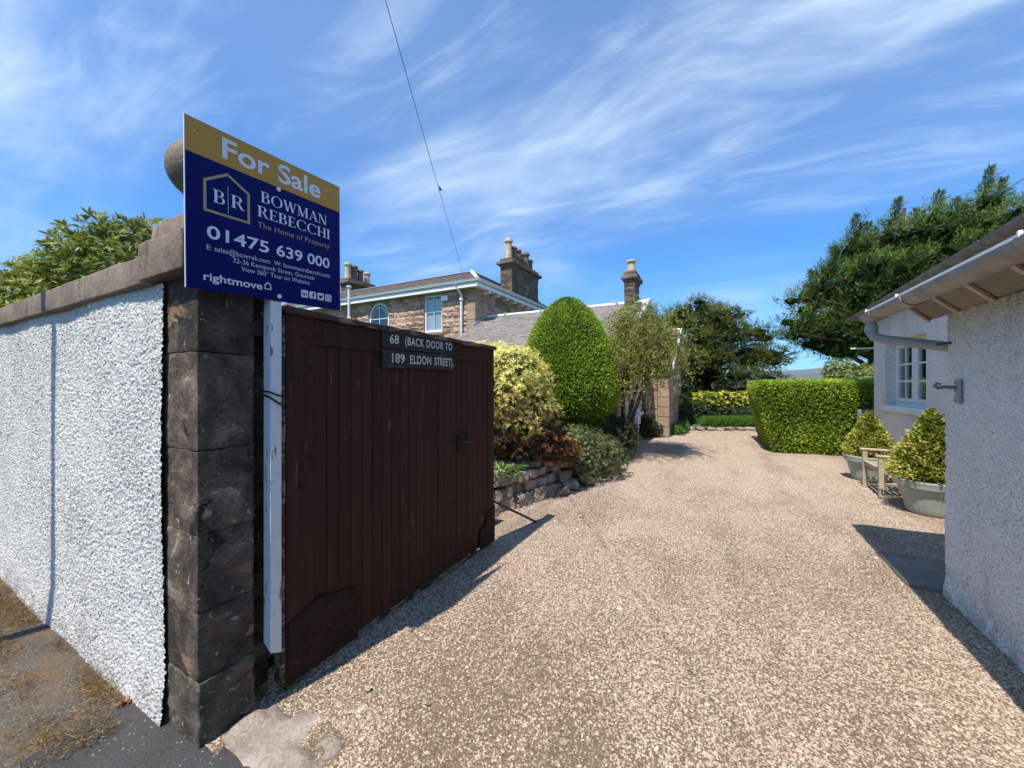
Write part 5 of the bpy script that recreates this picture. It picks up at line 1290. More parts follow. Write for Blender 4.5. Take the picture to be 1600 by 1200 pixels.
# clipped hedge across the end of the drive
hd = tree_root('clipped_hedge', 'broad flat-topped clipped hedge standing beside the gravel', 'hedge', (1.9, 12, 0))
def hedge_surface(n):
    # rounded box: front face towards the drive, left end swinging back
    pts = []; nrm = []
    x0, x1, y0, y1, zt = 0.74, 6.2, 10.62, 13.2, 1.66; r = 0.11
    A = [(x1 - x0) * zt, (y1 - y0) * zt, (x1 - x0) * (y1 - y0)]; k = rng.choice(3, n, p=np.array(A) / sum(A))
    u = rng.uniform(0, 1, (n, 2)); P = np.zeros((n, 3)); N = np.zeros((n, 3))
    f = k == 0; P[f] = np.stack([x0 + (x1 - x0) * u[f, 0], np.full(f.sum(), y0), zt * u[f, 1]], -1); N[f] = (0, -1, 0)
    f = k == 1; P[f] = np.stack([np.full(f.sum(), x0), y0 + (y1 - y0) * u[f, 0], zt * u[f, 1]], -1); N[f] = (-1, 0, 0)
    f = k == 2; P[f] = np.stack([x0 + (x1 - x0) * u[f, 0], y0 + (y1 - y0) * u[f, 1], np.full(f.sum(), zt)], -1); N[f] = (0, 0, 1)
    lo = np.array([x0 + r, y0 + r, -5]); hi = np.array([x1 + 1, y1 + 1, zt - r]); q = np.clip(P, lo, hi); d = P - q; l = np.linalg.norm(d, axis=1, keepdims=True)
    N = np.where(l > 1e-6, d / np.maximum(l, 1e-6), N); P = q + N * np.minimum(l, r)
    return P, N
def hedge_warp(P):
    z = P[:, 2]; Q = P.copy()
    tuck = 0.26 * np.clip(1 - z / 1.66, 0, 1) ** 1.2       # sides lean out towards the flat top
    w = np.clip((13.2 - Q[:, 1]) / 2.4, 0, 1)
    Q[:, 1] += tuck * w + 0.20 * (Q[:, 0] - 0.92) / 1.6 * w * (Q[:, 0] < 3.0) + 0.26 * w * (Q[:, 0] >= 3.0)
    Q[:, 0] += tuck * 1.2 * np.clip((3.0 - Q[:, 0]) / 2, 0, 1) - 0.10 * np.clip((Q[:, 1] - 11.5) / 2, 0, 1) * (Q[:, 0] < 2)
    return Q
P, N = hedge_surface(72000); n = len(P)
ln = np.array([mnoise.noise(Vector(p) * 1.7) for p in P]); P = hedge_warp(P) + N * (ln * .045 + rng.normal(0, .02, n))[:, None]
ok = P[:, 2] > .02; P, N, ln = P[ok], N[ok], ln[ok]; n = len(P)
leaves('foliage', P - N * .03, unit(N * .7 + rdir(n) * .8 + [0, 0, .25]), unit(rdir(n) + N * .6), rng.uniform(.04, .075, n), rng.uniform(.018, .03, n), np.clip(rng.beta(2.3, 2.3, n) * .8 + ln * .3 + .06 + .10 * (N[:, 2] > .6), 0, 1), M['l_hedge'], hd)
P, N = hedge_surface(1); gx, gy, gzv = np.linspace(0.80, 6.1, 26), np.linspace(10.68, 13.2, 12), np.linspace(0, 1.58, 12)
m = MB(); V = []; Fq = []
def gridface(f, na, nb):
    b = len(V); V.extend(f(i, j) for i in range(na) for j in range(nb)); Fq.extend((b + i * nb + j, b + (i + 1) * nb + j, b + (i + 1) * nb + j + 1, b + i * nb + j + 1) for i in range(na - 1) for j in range(nb - 1))
gridface(lambda i, j: (gx[i], gy[0], gzv[j]), 26, 12); gridface(lambda i, j: (gx[0], gy[i], gzv[j]), 12, 12); gridface(lambda i, j: (gx[i], gy[j], gzv[-1]), 26, 12)
V = hedge_warp(np.array(V)) + np.array([[.04, .04, 0]]); mesh_np('dark_filler', V, np.array(Fq), M['core'], hd, True)  # added dark shell under the leaves, painted as inner shade
twigs('stems', (1.6, 11.3, 0), [(1.3 + k * .3, 11.2, .6) for k in range(8)], .03, .015, M['bark'], hd)

# weeping pear in front of the wing
wp = tree_root('weeping_pear_tree', 'small weeping tree with fine grey-green leaves in front of the gable', 'tree', (-2.0, 8.9, 0))
tips = []; m = MB()
limbs = []
for k in range(26):
    a = rng.uniform(0, 6.28); r = rng.uniform(.1, 1.05); h = 3.0 - 1.0 * (r / 1.1) ** 2 + rng.uniform(-.45, .2)
    limbs.append((-1.78 + r * math.cos(a) * .98, 8.95 + r * math.sin(a) * .72, h))
twigs('limbs', (-1.93, 8.95, 1.35), limbs, .028, .008, M['bark'], wp, .12, 6, 5)
twigs('trunk', (-2.0, 8.9, 0), [(-1.93, 8.95, 1.45), (-1.6, 8.95, 1.7), (-1.4, 9.0, 1.85)], .06, .03, M['bark'], wp, 0.02, 8)
PP = []; DD = []; tw = MB()
for L in limbs + [tuple(np.array(L) + rng.normal(0, .22, 3)) for L in limbs for _ in range(5)]:
    for _ in range(8):
        a = rng.uniform(0, 6.28); p = np.array(L); d = np.array([math.cos(a) * .6, math.sin(a) * .6, rng.uniform(-.1, .55)]); ln_ = rng.uniform(.4, 1.1); pts = [p.copy()]
        for s in range(9):
            p = p + d / np.linalg.norm(d) * ln_ / 9; d = d + np.array([0, 0, -.27]) + rng.normal(0, .06, 3); pts.append(p.copy())
            for _ in range(4): PP.append(p + rng.normal(0, .02, 3)); DD.append(d / np.linalg.norm(d) * .6 + rdir(1)[0] * .8)
        if rng.uniform() < .35: tw.tube(pts[::3] + [pts[-1]], [.006, .005, .004, .003, .002][:len(pts[::3]) + 1], 4, False)
tw.build('twigs', M['bark'], wp)
PP = np.array(PP); n = len(PP); ok = PP[:, 2] > .95; PP, DD = PP[ok], np.array(DD)[ok]; n = len(PP)
leaves('foliage', PP, DD, rdir(n), rng.uniform(.045, .085, n), rng.uniform(.012, .020, n), tints(n), M['l_pear'], wp)

# low shrubs along the drive
def small_shrub(name, label, loc, lb, mat, nr, k, L, W, inner, tl_=(0, 1), up=.35, shape='diamond'):
    t = tree_root(name, label, 'shrub', loc)
    P, N = on_lobes(lb, nr, (.8, 1.12), .78, loc[2] + .02); Pn, D, U = rosettes(P, N, k, .8, up); n = len(Pn)
    nz = np.array([mnoise.noise(Vector(p) * 4) for p in P])
    leaves('foliage', Pn, D, U, rng.uniform(L * .7, L * 1.3, n), rng.uniform(W * .7, W * 1.3, n), np.clip(np.repeat(rng.uniform(*tl_, len(P)) + nz * .3, k) + rng.normal(0, .08, n), 0, 1), mat, t, shape)
    P, N = on_lobes(lb, inner, (.3, .88), .3, loc[2]); n = len(P)
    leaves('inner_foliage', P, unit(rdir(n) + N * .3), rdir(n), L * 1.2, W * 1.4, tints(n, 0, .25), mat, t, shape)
    twigs('branches', loc, [q[:3] for q in lb], .02, .006, M['bark'], t, .04); return t
small_shrub('spreading_shrub', 'spreading grey-green shrub spilling onto the gravel past the rockery', (-2.05, 6.25, .04), [(-2.1, 6.15, .45, .42, .42, .36), (-1.88, 6.45, .36, .38, .40, .32), (-2.3, 6.4, .52, .4, .4, .34), (-1.98, 5.95, .30, .30, .30, .26), (-1.72, 6.75, .28, .32, .38, .26), (-2.2, 6.8, .5, .4, .4, .32), (-1.95, 7.05, .36, .34, .38, .28)], M['l_hebe'], 2300, 9, .038, .012, 4000, (.2, .8))
small_shrub('dark_rounded_shrub', 'dark green shrub under the weeping tree beside the wing', (-2.2, 8.2, .04), [(-2.15, 8.0, .45, .42, .45, .42), (-1.92, 8.45, .45, .38, .4, .40), (-2.4, 8.4, .65, .4, .4, .4), (-2.0, 8.9, .48, .34, .36, .38), (-2.2, 7.6, .4, .36, .36, .34), (-2.5, 8.0, .6, .36, .36, .34), (-1.8, 8.1, .28, .28, .32, .24)], M['l_dark'], 1900, 9, .05, .012, 3200, (.1, .9), .15)
small_shrub('dark_wall_shrub', 'very dark little shrub in the corner between wing and porch', (-1.95, 12.1, .02), [(-1.9, 12.1, .30, .26, .26, .28), (-1.75, 12.25, .24, .22, .2, .22), (-2.0, 11.9, .34, .22, .22, .28)], M['l_dark'], 500, 8, .05, .015, 800, (0, .6))
small_shrub('verge_plants', 'low green plants along the foot of the porch gable', (-1.15, 13.6, .03), [(-1.2, 13.2, .14, .18, .3, .15), (-1.12, 13.8, .16, .18, .35, .16), (-1.15, 14.4, .18, .18, .35, .2)], M['l_fern'], 420, 8, .07, .016, 400, (0, .7))

# variegated hedge, bush and long grass at the far end
small_shrub('variegated_shrub', 'yellow variegated shrub growing in a band under the dark cypress', (-0.2, 17.2, .1), [(-1.1, 16.6, .98, .45, .4, .26), (-.5, 16.9, 1.0, .5, .4, .28), (.1, 17.2, 1.02, .5, .4, .28), (.65, 17.5, 1.0, .45, .4, .28), (-1.5, 16.4, .9, .4, .4, .3), (-.2, 17.3, .75, .9, .5, .25)], M['l_varieg'], 1500, 8, .085, .034, 2600, (.2, 1.0), .5, 'leaf')
small_shrub('dark_bank_shrub', 'dark evergreen undergrowth below the variegated shrub', (-0.9, 16.3, .1), [(-1.1, 16.3, .5, .5, .4, .42), (-.6, 16.6, .45, .5, .4, .4), (.3, 17.2, .45, .6, .5, .4), (.9, 17.4, .5, .5, .4, .42)], M['l_dark'], 1000, 8, .08, .022, 2000, (0, .6))
n = 9000; uu = rng.uniform(0, 1, n); P = np.stack([-.55 + 1.7 * uu + rng.normal(0, .05, n), 15.35 + .85 * uu + rng.uniform(0, .8, n), np.full(n, .08)], -1)
D = unit(rng.normal(0, .3, (n, 3)) + [0, 0, 1.0])
tag(leaves('long_grass', P, D, rdir(n), rng.uniform(.22, .48, n), rng.uniform(.012, .022, n), tints(n), M['l_fern'], None, 'leaf', .05, .12), 'patch of long bright green grass at the far end of the drive', 'grass', None, 'stuff')
eg_ = thing('edging_stones', 'row of low stones edging the far end of the gravel', 'edging', (-.2, 15.2, 0))
for k in range(9):
    t = k / 8; p = Vector((-1.25 + 2.45 * t, 14.55 + 1.15 * t, .05))
    boulder((p.x, p.y, p.z), (.17, .15, random.uniform(.07, .11)), 600 + k).build('stone', M['rock'], eg_)

# the big evergreens
def conifer(name, label, base, lobes, mat, nleaf, L, W, inner, bark, trunk_top, limb_ends, lean=(0, 0, 0), r0=.3, rise=.35, plume=1.0):
    t = tree_root(name, label, 'tree', base)
    # feathery plumes: each a curved shoot with short sprays all along it, thinning to the tip
    P, N = on_lobes(lobes, nleaf, (.70, .98), .78); n = len(P); k = 25
    A = unit(N * [1, 1, .5] + [0, 0, rise] + np.array(lean) + rng.normal(0, .22, (n, 3))); Ln = rng.uniform(.24, .58, (n, 1, 1)) * plume
    tq = (np.arange(k)[None, :, None] + rng.uniform(0, 1, (n, k, 1))) / k; rad = unit(rng.normal(size=(n, k, 3))); rad = unit(rad - (rad * A[:, None]).sum(-1, keepdims=True) * A[:, None])
    rad[..., 2] *= .55
    PP = P[:, None] + A[:, None] * Ln * tq + np.array([0, 0, -.12]) * Ln * tq ** 2 + rad * .13 * Ln * (1 - tq)
    D = unit(A[:, None] * 1.0 + rad * (.72 - .45 * tq) + rng.normal(0, .12, (n, k, 3)))
    nz = np.array([mnoise.noise(Vector(p) * 1.3) for p in P])
    tt = np.clip((.20 + .34 * np.clip(N[:, 2], -.7, 1) + nz * .34 + rng.normal(0, .12, n))[:, None] + .38 * tq[..., 0] + rng.normal(0, .07, (n, k)), 0, 1)  # tint also paints light on bough tops and shade on undersides
    sz = (1.15 - .6 * tq[..., 0])
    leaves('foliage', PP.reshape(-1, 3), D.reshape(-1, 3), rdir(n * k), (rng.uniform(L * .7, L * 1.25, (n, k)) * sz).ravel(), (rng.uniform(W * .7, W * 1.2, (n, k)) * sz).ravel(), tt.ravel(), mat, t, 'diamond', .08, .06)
    P, N = on_lobes(lobes, inner, (.45, .92), .4); n = len(P)
    tag(blob('dark_filler', lobes, M['core'], t, .62, 3, 1), kind='stuff')  # added dark lumps that block light and paint the crown's inner shade
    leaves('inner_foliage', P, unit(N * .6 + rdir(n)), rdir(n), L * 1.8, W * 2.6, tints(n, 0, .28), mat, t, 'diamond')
    m = MB(); b = Vector(base); e = Vector(trunk_top); m.tube([b, b.lerp(e, .35) + Vector((.1, 0, 0)), b.lerp(e, .7), e], [r0, r0 * .8, r0 * .5, r0 * .15], 10); m.build('trunk', bark, t, True)
    lm = MB()
    for q in limb_ends:
        q = Vector(q); f = min(.85, max(.12, (q.z - b.z) / max(.1, e.z - b.z) - .12)); s = b.lerp(e, f)
        lm.tube([s, s.lerp(q, .5) + Vector((0, 0, .06 * (q - s).length)), q], [r0 * .3, r0 * .17, r0 * .05], 6)
    lm.build('limbs', bark, t, True); return t
g = np.random.default_rng(5); lob = []
for k in range(74):                                             # layered, flattened boughs
    z = g.uniform(.9, 5.45); e = 1 - ((z - 2.3) / 3.5) ** 2; rad = 3.05 * max(.12, e) ** .62; a = g.uniform(0, 6.28); q = g.uniform(.45, .95)
    r = g.uniform(.45, .85) * (0.7 + .3 * e); lob.append((-.75 + rad * q * math.cos(a), 21.0 + rad * q * math.sin(a), z, r * 1.15, r * 1.15, r * .48))
lob += [(-.8, 21.0, 5.2, .7, .7, .5), (-1.5, 20.9, 4.6, .8, .8, .5), (0, 21.0, 4.8, .8, .8, .5), (1.4, 20.6, 3.9, .7, .6, .4), (2.0, 20.4, 2.6, .6, .6, .35), (-3.5, 20.6, 3.3, .8, .7, .45), (-.9, 21.0, 2.4, 1.8, 1.8, 1.6)]
conifer('dark_cypress_tree', 'broad dark cypress with layered boughs beyond the end of the drive', (-.8, 21.2, 0), lob, M['l_conif'], 6000, .115, .019, 12000, M['bark'], (-.8, 21.1, 5.2), [q[:3] for q in lob[::3]], (0, 0, .1), .35, .25, .85)
lob = []; g = np.random.default_rng(9)
Tc = np.array([7.7, 21.8])
SKX = [1.5, 2.63, 3.45, 5.18, 6.28, 7.59, 8.54, 9.76, 12.5]; SKZ = [3.6, 5.0, 6.2, 8.2, 8.35, 8.3, 8.5, 7.5, 6.8]    # height of the crown along its length
while len(lob) < 150:
    z = g.uniform(3.0, 8.4); e = max(.1, 1 - ((z - 4.6) / 5.6) ** 2); rad = 4.9 * e ** .7; a = g.uniform(0, 6.28); q = g.uniform(.5, .98)
    r = g.uniform(.5, .95) * (.65 + .35 * e); x = Tc[0] + .12 * (z - 4) + rad * q * math.cos(a)
    if z + r * .75 < np.interp(x, SKX, SKZ) and (x > 4.2 or z > 3.6): lob.append((x, Tc[1] + .75 * rad * q * math.sin(a), z, r * 1.1, r * 1.1, r * .6))
for k, (x, z) in enumerate(((3.5, 6.4), (4.3, 7.4), (4.9, 8.2), (5.5, 8.1), (6.1, 8.6), (6.8, 8.3), (7.3, 8.6), (8.0, 8.4), (8.55, 8.9), (9.1, 8.6), (9.5, 8.0), (10.0, 7.5))):
    for s in range(4): lob.append((x + .10 * s - .1, Tc[1] - .4 + .3 * math.sin(k * 2.3), z - 1.0 + .32 * s, .42 - .10 * s, .42 - .10 * s, .36))
for k in range(70):
    x = g.uniform(2.6, 11.0); top = np.interp(x, SKX, SKZ); z = max(top - g.uniform(.2, 4.2), 4.2 if x < 4.8 else 3.2); yv = Tc[1] - g.uniform(.8, 3.2) * (1 - .5 * (z / 9.5)); rr_ = g.uniform(.22, .42)
    for s in range(3): lob.append((x + .12 * s, yv, z - .5 + .32 * s, rr_ * (1 - .28 * s), rr_ * (1 - .28 * s), .34))
for a in ((3.6, 20.8, 3.3), (4.4, 20.9, 3.0), (3.0, 20.9, 4.0), (3.3, 20.7, 4.8), (3.2, 21.0, 3.9), (3.7, 20.6, 3.9), (4.2, 20.7, 3.4), (3.9, 20.8, 5.6)): lob.append((*a, .7, .7, .45))
for a in ((2.75, 20.7, 3.7), (3.3, 20.5, 3.3), (4.3, 20.4, 2.8), (2.6, 20.8, 4.3), (2.7, 20.6, 5.2)): lob.append((*a, .55, .5, .26))
conifer('tall_leyland_tree', 'tall windswept cypress with a spiky crown behind the cottage roof', (5.2, 21.3, 0), lob, M['l_conif2'], 9500, .125, .019, 18000, M['bark_red'], (6.6, 21.6, 8.8), [q[:3] for q in lob[::4]], (.40, 0, .25), .36, .55, 1.15)

# the leaders standing up along the windswept crown
ley = bpy.data.objects['tall_leyland_tree']; PP = []; DD = []; TT = []
for (x, z, h) in ((3.35, 6.5, 1.0), (4.2, 7.6, 1.2), (4.75, 8.6, 1.5), (5.35, 8.4, 1.0), (6.05, 9.0, 1.5), (6.75, 8.6, 1.1), (7.25, 9.0, 1.4), (7.95, 8.8, 1.2), (8.5, 9.6, 2.0), (9.1, 9.3, 1.8), (9.65, 8.5, 1.5), (10.1, 7.9, 1.2)):
    yv = Tc[1] - .5 + .3 * math.sin(x * 5); top = np.array([x + .12 * h, yv, z]); bot = np.array([x - .1, yv, z - h])
    for k in range(int(120 * h)):
        t = k / (120 * h); p = bot + (top - bot) * t; a = rng.uniform(0, 6.28); ln_ = (.50 * (1 - t) + .10) * rng.uniform(.6, 1.1)
        d = np.array([math.cos(a) + .45, math.sin(a), .55 + .5 * t]); d /= np.linalg.norm(d)
        for q in np.linspace(.1, 1, 6):
            PP.append(p + d * ln_ * q); DD.append(d + rng.normal(0, .3, 3)); TT.append(min(1, max(0, .25 + .35 * q + rng.normal(0, .15))))
n = len(PP); leaves('leader_sprays', np.array(PP), np.array(DD), rdir(n), rng.uniform(.09, .16, n), rng.uniform(.018, .03, n), np.array(TT), M['l_conif2'], ley)
lbs = tree_root('light_green_bush', 'light green leafy bush looking over the clipped hedge by the cottage', 'bush', (3.9, 16.9, 0))
lb = lobeset((3.95, 16.9, 1.45), (1.2, 1.0, .85), 22, (.35, .55), .9, 4)
P, N = on_lobes(lb, 2600, (.8, 1.15), .75, .3); Pn, D, U = rosettes(P, N, 7, .8, .4); n = len(Pn)
leaves('foliage', Pn, D, U, rng.uniform(.07, .12, n), rng.uniform(.025, .04, n), tints(n), M['l_light'], lbs, 'leaf', .1, .1)
twigs('branches', (3.9, 16.9, 0), [q[:3] for q in lb], .05, .01, M['bark'], lbs, .05)
o = rough_block(2.56, 2.90, 10.80, 10.97, 0, 1.08, .06, .09, .02, 3, 91).build('stone_post', M['concrete'], None, True)
tag(o, 'rounded grey stone post beside the far corner of the cottage', 'stone post')

# ================================================================== POTS AND CHAIR
def pot_and_bush(c, s, h_bush, r_bush, lab_pot, lab_bush, seed):
    pt = thing('plant_pot', lab_pot, 'plant pot', (*c, 0.0), 'ribbed plastic pots by the cottage')
    def fl(i, t): return -.016 * abs(math.cos(t * 13)) if 1 <= i <= 4 else 0
    MB().lathe([(.24 * s, .0), (.262 * s, .02), (.275 * s, .10 * s), (.318 * s, .25 * s), (.335 * s, .33 * s), (.35 * s, .36 * s), (.356 * s, .37 * s)], (*c, .006), 208, fl).build('body', M['plastic'], pt, True)
    MB().lathe([(.352 * s, .372 * s), (.392 * s, .385 * s), (.398 * s, .44 * s), (.408 * s, .47 * s), (.40 * s, .49 * s), (.37 * s, .488 * s), (.36 * s, .45 * s)], (*c, .006), 48).build('rim', M['plastic'], pt, True)
    MB().lathe([(.355 * s, .44 * s), (.2 * s, .455 * s), (.01, .46 * s)], (*c, .006), 32).build('compost', M['soil'], pt, True)
    b = tree_root('potted_box_bush', lab_bush, 'potted bush', (*c, .46 * s), 'golden bushes in pots')
    n = 5200; t = rng.uniform(0, 1, n * 2); rad = r_bush * 1.12 * np.minimum(1.0, .66 + t * 2.2) * np.clip((1 - t), 0.02, 1) ** .85
    keep = rng.uniform(0, r_bush, n * 2) < rad + .05; t, rad = t[keep][:n], rad[keep][:n]; n = len(t); a = rng.uniform(0, 6.28, n)
    lu = np.array([mnoise.noise(Vector((math.cos(q) * 2.3 + seed, math.sin(q) * 2.3, z * 5))) for q, z in zip(a, t)]); R = rad * (1 + lu * .28) * rng.uniform(.72, 1.06, n)
    P = np.stack([c[0] + R * np.cos(a), c[1] + R * np.sin(a), .47 * s + t * h_bush], -1); nv = unit(np.stack([np.cos(a), np.sin(a), .25 + .9 * t], -1))
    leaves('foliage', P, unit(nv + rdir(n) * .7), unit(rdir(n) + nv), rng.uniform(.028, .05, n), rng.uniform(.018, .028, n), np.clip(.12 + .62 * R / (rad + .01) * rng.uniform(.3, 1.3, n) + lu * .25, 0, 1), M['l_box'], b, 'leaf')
    n = 2200; t = rng.uniform(0, .9, n); R = r_bush * .75 * np.sqrt(rng.uniform(0, 1, n)) * (1 - t) ** .55; a = rng.uniform(0, 6.28, n)
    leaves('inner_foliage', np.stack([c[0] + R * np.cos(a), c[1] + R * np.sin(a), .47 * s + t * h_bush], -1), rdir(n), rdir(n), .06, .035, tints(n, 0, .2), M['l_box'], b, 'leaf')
    twigs('stems', (*c, .42 * s), [(c[0] + .12 * math.cos(q), c[1] + .12 * math.sin(q), .46 * s + h_bush * .6) for q in (0, 1.5, 3, 4.4)], .014, .006, M['bark'], b)
pot_and_bush((2.28, 6.68), .86, .88, .40, 'large sage green ribbed plastic pot nearest the outbuilding corner', 'large golden-green cone of foliage in the nearer pot', 1)
pot_and_bush((2.16, 8.48), .84, .74, .34, 'sage green ribbed pot standing on the far side of the wooden chair', 'smaller golden and russet bush in the farther pot', 7)

ch = thing('wooden_garden_chair', 'weathered wooden garden chair with slats between the two pots', 'chair', (2.2, 7.55, 0))
ya, yb, xf, xb = 7.20, 7.90, 1.96, 2.44
def bar(name, *a, b=.006): return MB().bbox(*a, b).build(name, M['teak'], ch)
for yy in (ya, yb):
    bar('leg', xf - .028, xf + .028, yy - .028, yy + .028, 0.004, .575); bar('leg', xb - .028, xb + .028, yy - .028, yy + .028, 0.004, .92)
    bar('armrest', xf - .06, xb - .03, yy - .04, yy + .04, .576, .604, b=.010)
    bar('side_rail', xf + .029, xb - .029, yy - .017, yy + .017, .34, .40)
    bar('side_stretcher', xf + .029, xb - .029, yy - .014, yy + .014, .13, .165)
bar('front_rail', xf - .014, xf + .014, ya + .029, yb - .029, .345, .40)
bar('back_rail', xb - .014, xb + .014, ya + .029, yb - .029, .345, .40)
bar('top_rail', xb - .017, xb + .017, ya + .029, yb - .029, .82, .90)
bar('lower_back_rail', xb - .015, xb + .015, ya + .029, yb - .029, .47, .52)
for k in range(7):
    x = xf - .02 + k * .068; bar('seat_slat', x, x + .054, ya - .02 + (.05 if k == 0 else .05), yb - .03, .401, .419, b=.004)
for k in range(7):
    y = ya + .075 + k * .08; bar('back_slat', xb - .009, xb + .009, y, y + .042, .521, .819, b=.004)

# ================================================================== STREET THINGS
lpst = thing('street_post', 'slim grey steel post at the kerb, its shadow striping the white wall', 'post', (-4.24, -.90, 0))
MB().tube([(-4.24, -.90, 0), (-4.24, -.90, 1.0), (-4.24, -.90, 6.2)], [.052, .050, .044], 14).build('column', M['steel'], lpst, True)
MB().lathe([(.05, 6.2), (.06, 6.22), (.06, 6.26), (.01, 6.30)], (-4.24, -.90, 0), 14).build('cap', M['steel'], lpst, True)
tp = thing('telegraph_pole', 'brown timber telegraph pole behind the viewer carrying the overhead wire', 'pole', (1.64, -6.0, 0))
MB().tube([(1.64, -6, -.05), (1.64, -6, 4), (1.64, -6, 7.9)], [.13, .115, .095], 14).build('shaft', M['creosote'], tp, True)
MB().lathe([(.10, 7.9), (.12, 7.92), (.02, 8.0)], (1.64, -6, 0), 12).build('cap', M['steel'], tp, True)
A, B = Vector((-9.22, 12.85, 6.12)), Vector((1.60, -5.9, 7.70)); pts = []
for k in range(41):
    t = k / 40; p = A.lerp(B, t); p.z -= .10 * 4 * t * (1 - t); pts.append(p)
tag(MB().tube(pts, .0055, 6).build('overhead_wire', M['black'], None, True), 'black overhead telephone wire running down to the house roof', 'wire')
# bird
bd = thing('bird', 'small dark bird flying beside the overhead wire', 'bird', (0, 0, 0)); 
fw = Vector((-.4755, .8797, 0)); rt = Vector((.8797, .4755, 0)); bc = Vector((0, 0, 1.6)) + (fw + rt * ((688 - 800) / 605) + Vector((0, 0, (600 - 297) / 605))) * 22
bd.location = bc; WL[bd.name] = bc
m = MB().tube([bc - rt * .13, bc - rt * .07, bc, bc + rt * .07, bc + rt * .11, bc + rt * .15], [.004, .022, .034, .028, .024, .004], 8); m.build('body', M['black'], bd, True)
for s in (-1, 1):
    w = MB(); wv = fw * s * .12 + Vector((0, 0, .09)); tip = fw * s * .24 + Vector((0, 0, .13)) - rt * .06
    w.add([bc - rt * .04, bc + rt * .06, bc + wv + rt * .04, bc + tip, bc + wv - rt * .06] , [(0, 1, 2, 3, 4)]); w.v += [(a, b, c - .006) for a, b, c in w.v]; w.f += [(9, 8, 7, 6, 5)] + [(i, i + 5, (i + 1) % 5 + 5, (i + 1) % 5) for i in range(5)]
    w.build('wing', M['black'], bd)

# ================================================================== GROUND LITTER
# loose stones of the gravel nearest the gate
n = 108000
yy = .95 + 13.0 * rng.uniform(0, 1, n * 2) ** 1.9; xx = rng.uniform(-2.0, 2.0, n * 2)
big = np.array([mnoise.noise(Vector((a * .9, b * .9, 3.3))) + .5 * mnoise.noise(Vector((a * 3.1, b * 1.6, 8.3))) for a, b in zip(xx, yy)])
keep = rng.uniform(0, 1, n * 2) < np.clip(.46 + 1.2 * big + .06 * yy, .14, 1); keep &= ~((xx > 1.46) & (yy < 4.15)) & ~((xx < -1.44) & (yy < 1.19)) & ~((yy < 1.12) & (rng.uniform(0, 1, n * 2) < .5)) & ~((xx > 1.28) & (yy > 4.15) & (yy < 4.87)) & ~((xx > .7) & (yy > 10.4)) & ~((xx < -1.35) & (yy > 12.4)) & ~((yy > 3.7) & (xx < np.minimum(-2.45 + .27 * (yy - 3.7), -1.75)))
xx, yy = xx[keep][:n], yy[keep][:n]; n = len(xx)
S = rng.gamma(4, .00072, n) + .0014 + .0012 * np.clip(yy / 8, 0, 1); big1 = rng.uniform(0, 1, n) < .004; S[big1] *= 2.2
base = np.array([[1, 0, -.25], [0, 1, -.25], [-1, 0, -.25], [0, -1, -.25], [0, 0, 1]], float)      # bedded stones: only what stands out of the dirt
q = base[None] * rng.uniform(.7, 1.3, (n, 5, 1)) + rng.normal(0, .18, (n, 5, 3)); a = rng.uniform(0, 6.28, n); ca, sa = np.cos(a)[:, None], np.sin(a)[:, None]
q = q * np.stack([rng.uniform(.9, 1.5, n), rng.uniform(.7, 1.1, n), rng.uniform(.5, .85, n)], -1)[:, None]
V = np.stack([q[..., 0] * ca - q[..., 1] * sa, q[..., 0] * sa + q[..., 1] * ca, q[..., 2]], -1) * S[:, None, None] + np.stack([xx, yy, ground_z(xx, yy) + S * .25], -1)[:, None]
f8 = np.array([[0, 1, 4], [1, 2, 4], [2, 3, 4], [3, 0, 4]])
F = (np.arange(n)[:, None, None] * 5 + f8[None]).reshape(-1, 3)
tag(mesh_np('gravel_stones', V.reshape(-1, 3), F, M['pebble'], None, True, np.repeat(rng.beta(3.2, 2.8, n), 4)), 'loose pinkish gravel stones strewn over the drive', 'gravel', None, 'stuff')
for k, (x, y, r, lab) in enumerate(((-1.18, 1.95, .018, 'pale pebble on the gravel near the foot of the gate'), (-1.30, 1.50, .020, 'white pebble lying closest to the threshold slab'), (-.62, 1.62, .019, 'bright white pebble lying in the middle of the near gravel'), (-1.62, 1.42, .016, 'grey pebble between the gate foot and the threshold slab'), (-1.05, 2.35, .016, 'small white pebble further up the drive beside the gate'))):
    tag(boulder((x, y, r * .5), (r * 1.2, r, r * .7), 900 + k).build('pebble', M['slab'], None, True), lab, 'pebble', 'larger pebbles lying on the drive')
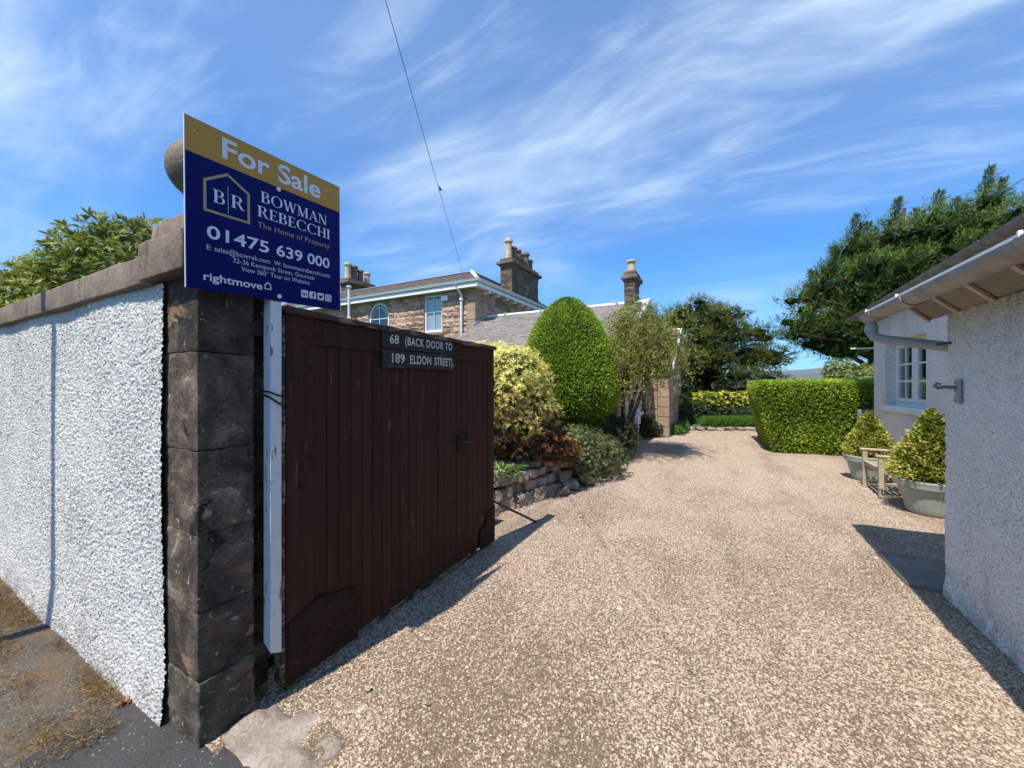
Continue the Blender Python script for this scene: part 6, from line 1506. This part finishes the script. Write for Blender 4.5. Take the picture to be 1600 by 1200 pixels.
# dry moss and straw along the foot of the wall
n = 17000; xx = rng.uniform(-7.5, -2.45, n * 2); yy = WY - .03 - np.abs(rng.normal(0, .20, n * 2)); big = np.array([mnoise.noise(Vector((a * 2.2, b * 5, 1.0))) for a, b in zip(xx, yy)])
kp = big + rng.normal(0, .12, n * 2) > -.10 + .95 * np.maximum(0, WY - .10 - yy); xx, yy = xx[kp][:n], yy[kp][:n]; n = len(xx)
D = unit(np.stack([rng.normal(0, 1, n), rng.normal(0, 1, n), np.abs(rng.normal(.15, .25, n))], -1))
tag(leaves('dry_straw', np.stack([xx, yy, rng.uniform(.002, .022, n)], -1), D, rdir(n), rng.uniform(.012, .045, n), rng.uniform(.0015, .0040, n), tints(n), M['straw']), 'dried brown moss and straw along the foot of the white wall', 'straw', None, 'stuff')
for k, (x, y, lab) in enumerate(((-2.0, 1.235, 'tiny green weed at the near foot of the gate'), (-2.08, 1.14, 'tiny weed in the gap between gate pillar and gate'), (-2.62, .775, 'small reddish weed at the foot of the white wall'))):
    n = 26; a = rng.uniform(0, 6.28, n); e = rng.uniform(.1, 1.0, n); D = np.stack([np.cos(a) * np.cos(e), np.sin(a) * np.cos(e), np.sin(e)], -1)
    P = np.array([x, y, .004]) + rng.normal(0, .008, (n, 3)) * [1, 1, .3]
    tag(leaves('weed', P, D, np.tile([0, 0, 1.0], (n, 1)), rng.uniform(.02, .05, n), rng.uniform(.008, .014, n), tints(n, .3, 1), M['l_fern'] if k < 2 else M['l_red'], None, 'leaf', .1, .2), lab, 'weed', 'small weeds')

# ================================================================== THE AIR
hz = MB().box(-9500, 9500, -1500, 9500, -3.0, 640); o = hz.build('haze', M['water'])
o.data.materials.clear(); mh = bpy.data.materials.new('thin_sea_air'); mh.use_nodes = True; nt = mh.node_tree
for q in list(nt.nodes): nt.nodes.remove(q)
ou = nt.nodes.new('ShaderNodeOutputMaterial'); pv = nt.nodes.new('ShaderNodeVolumePrincipled')
pv.inputs['Color'].default_value = (0.80, 0.88, 1.0, 1); pv.inputs['Density'].default_value = 0.00006; pv.inputs['Anisotropy'].default_value = 0.2
nt.links.new(pv.outputs[0], ou.inputs['Volume']); o.data.materials.append(mh)
tag(o, 'thin bluish sea air over the far hills', 'haze', None, 'stuff')
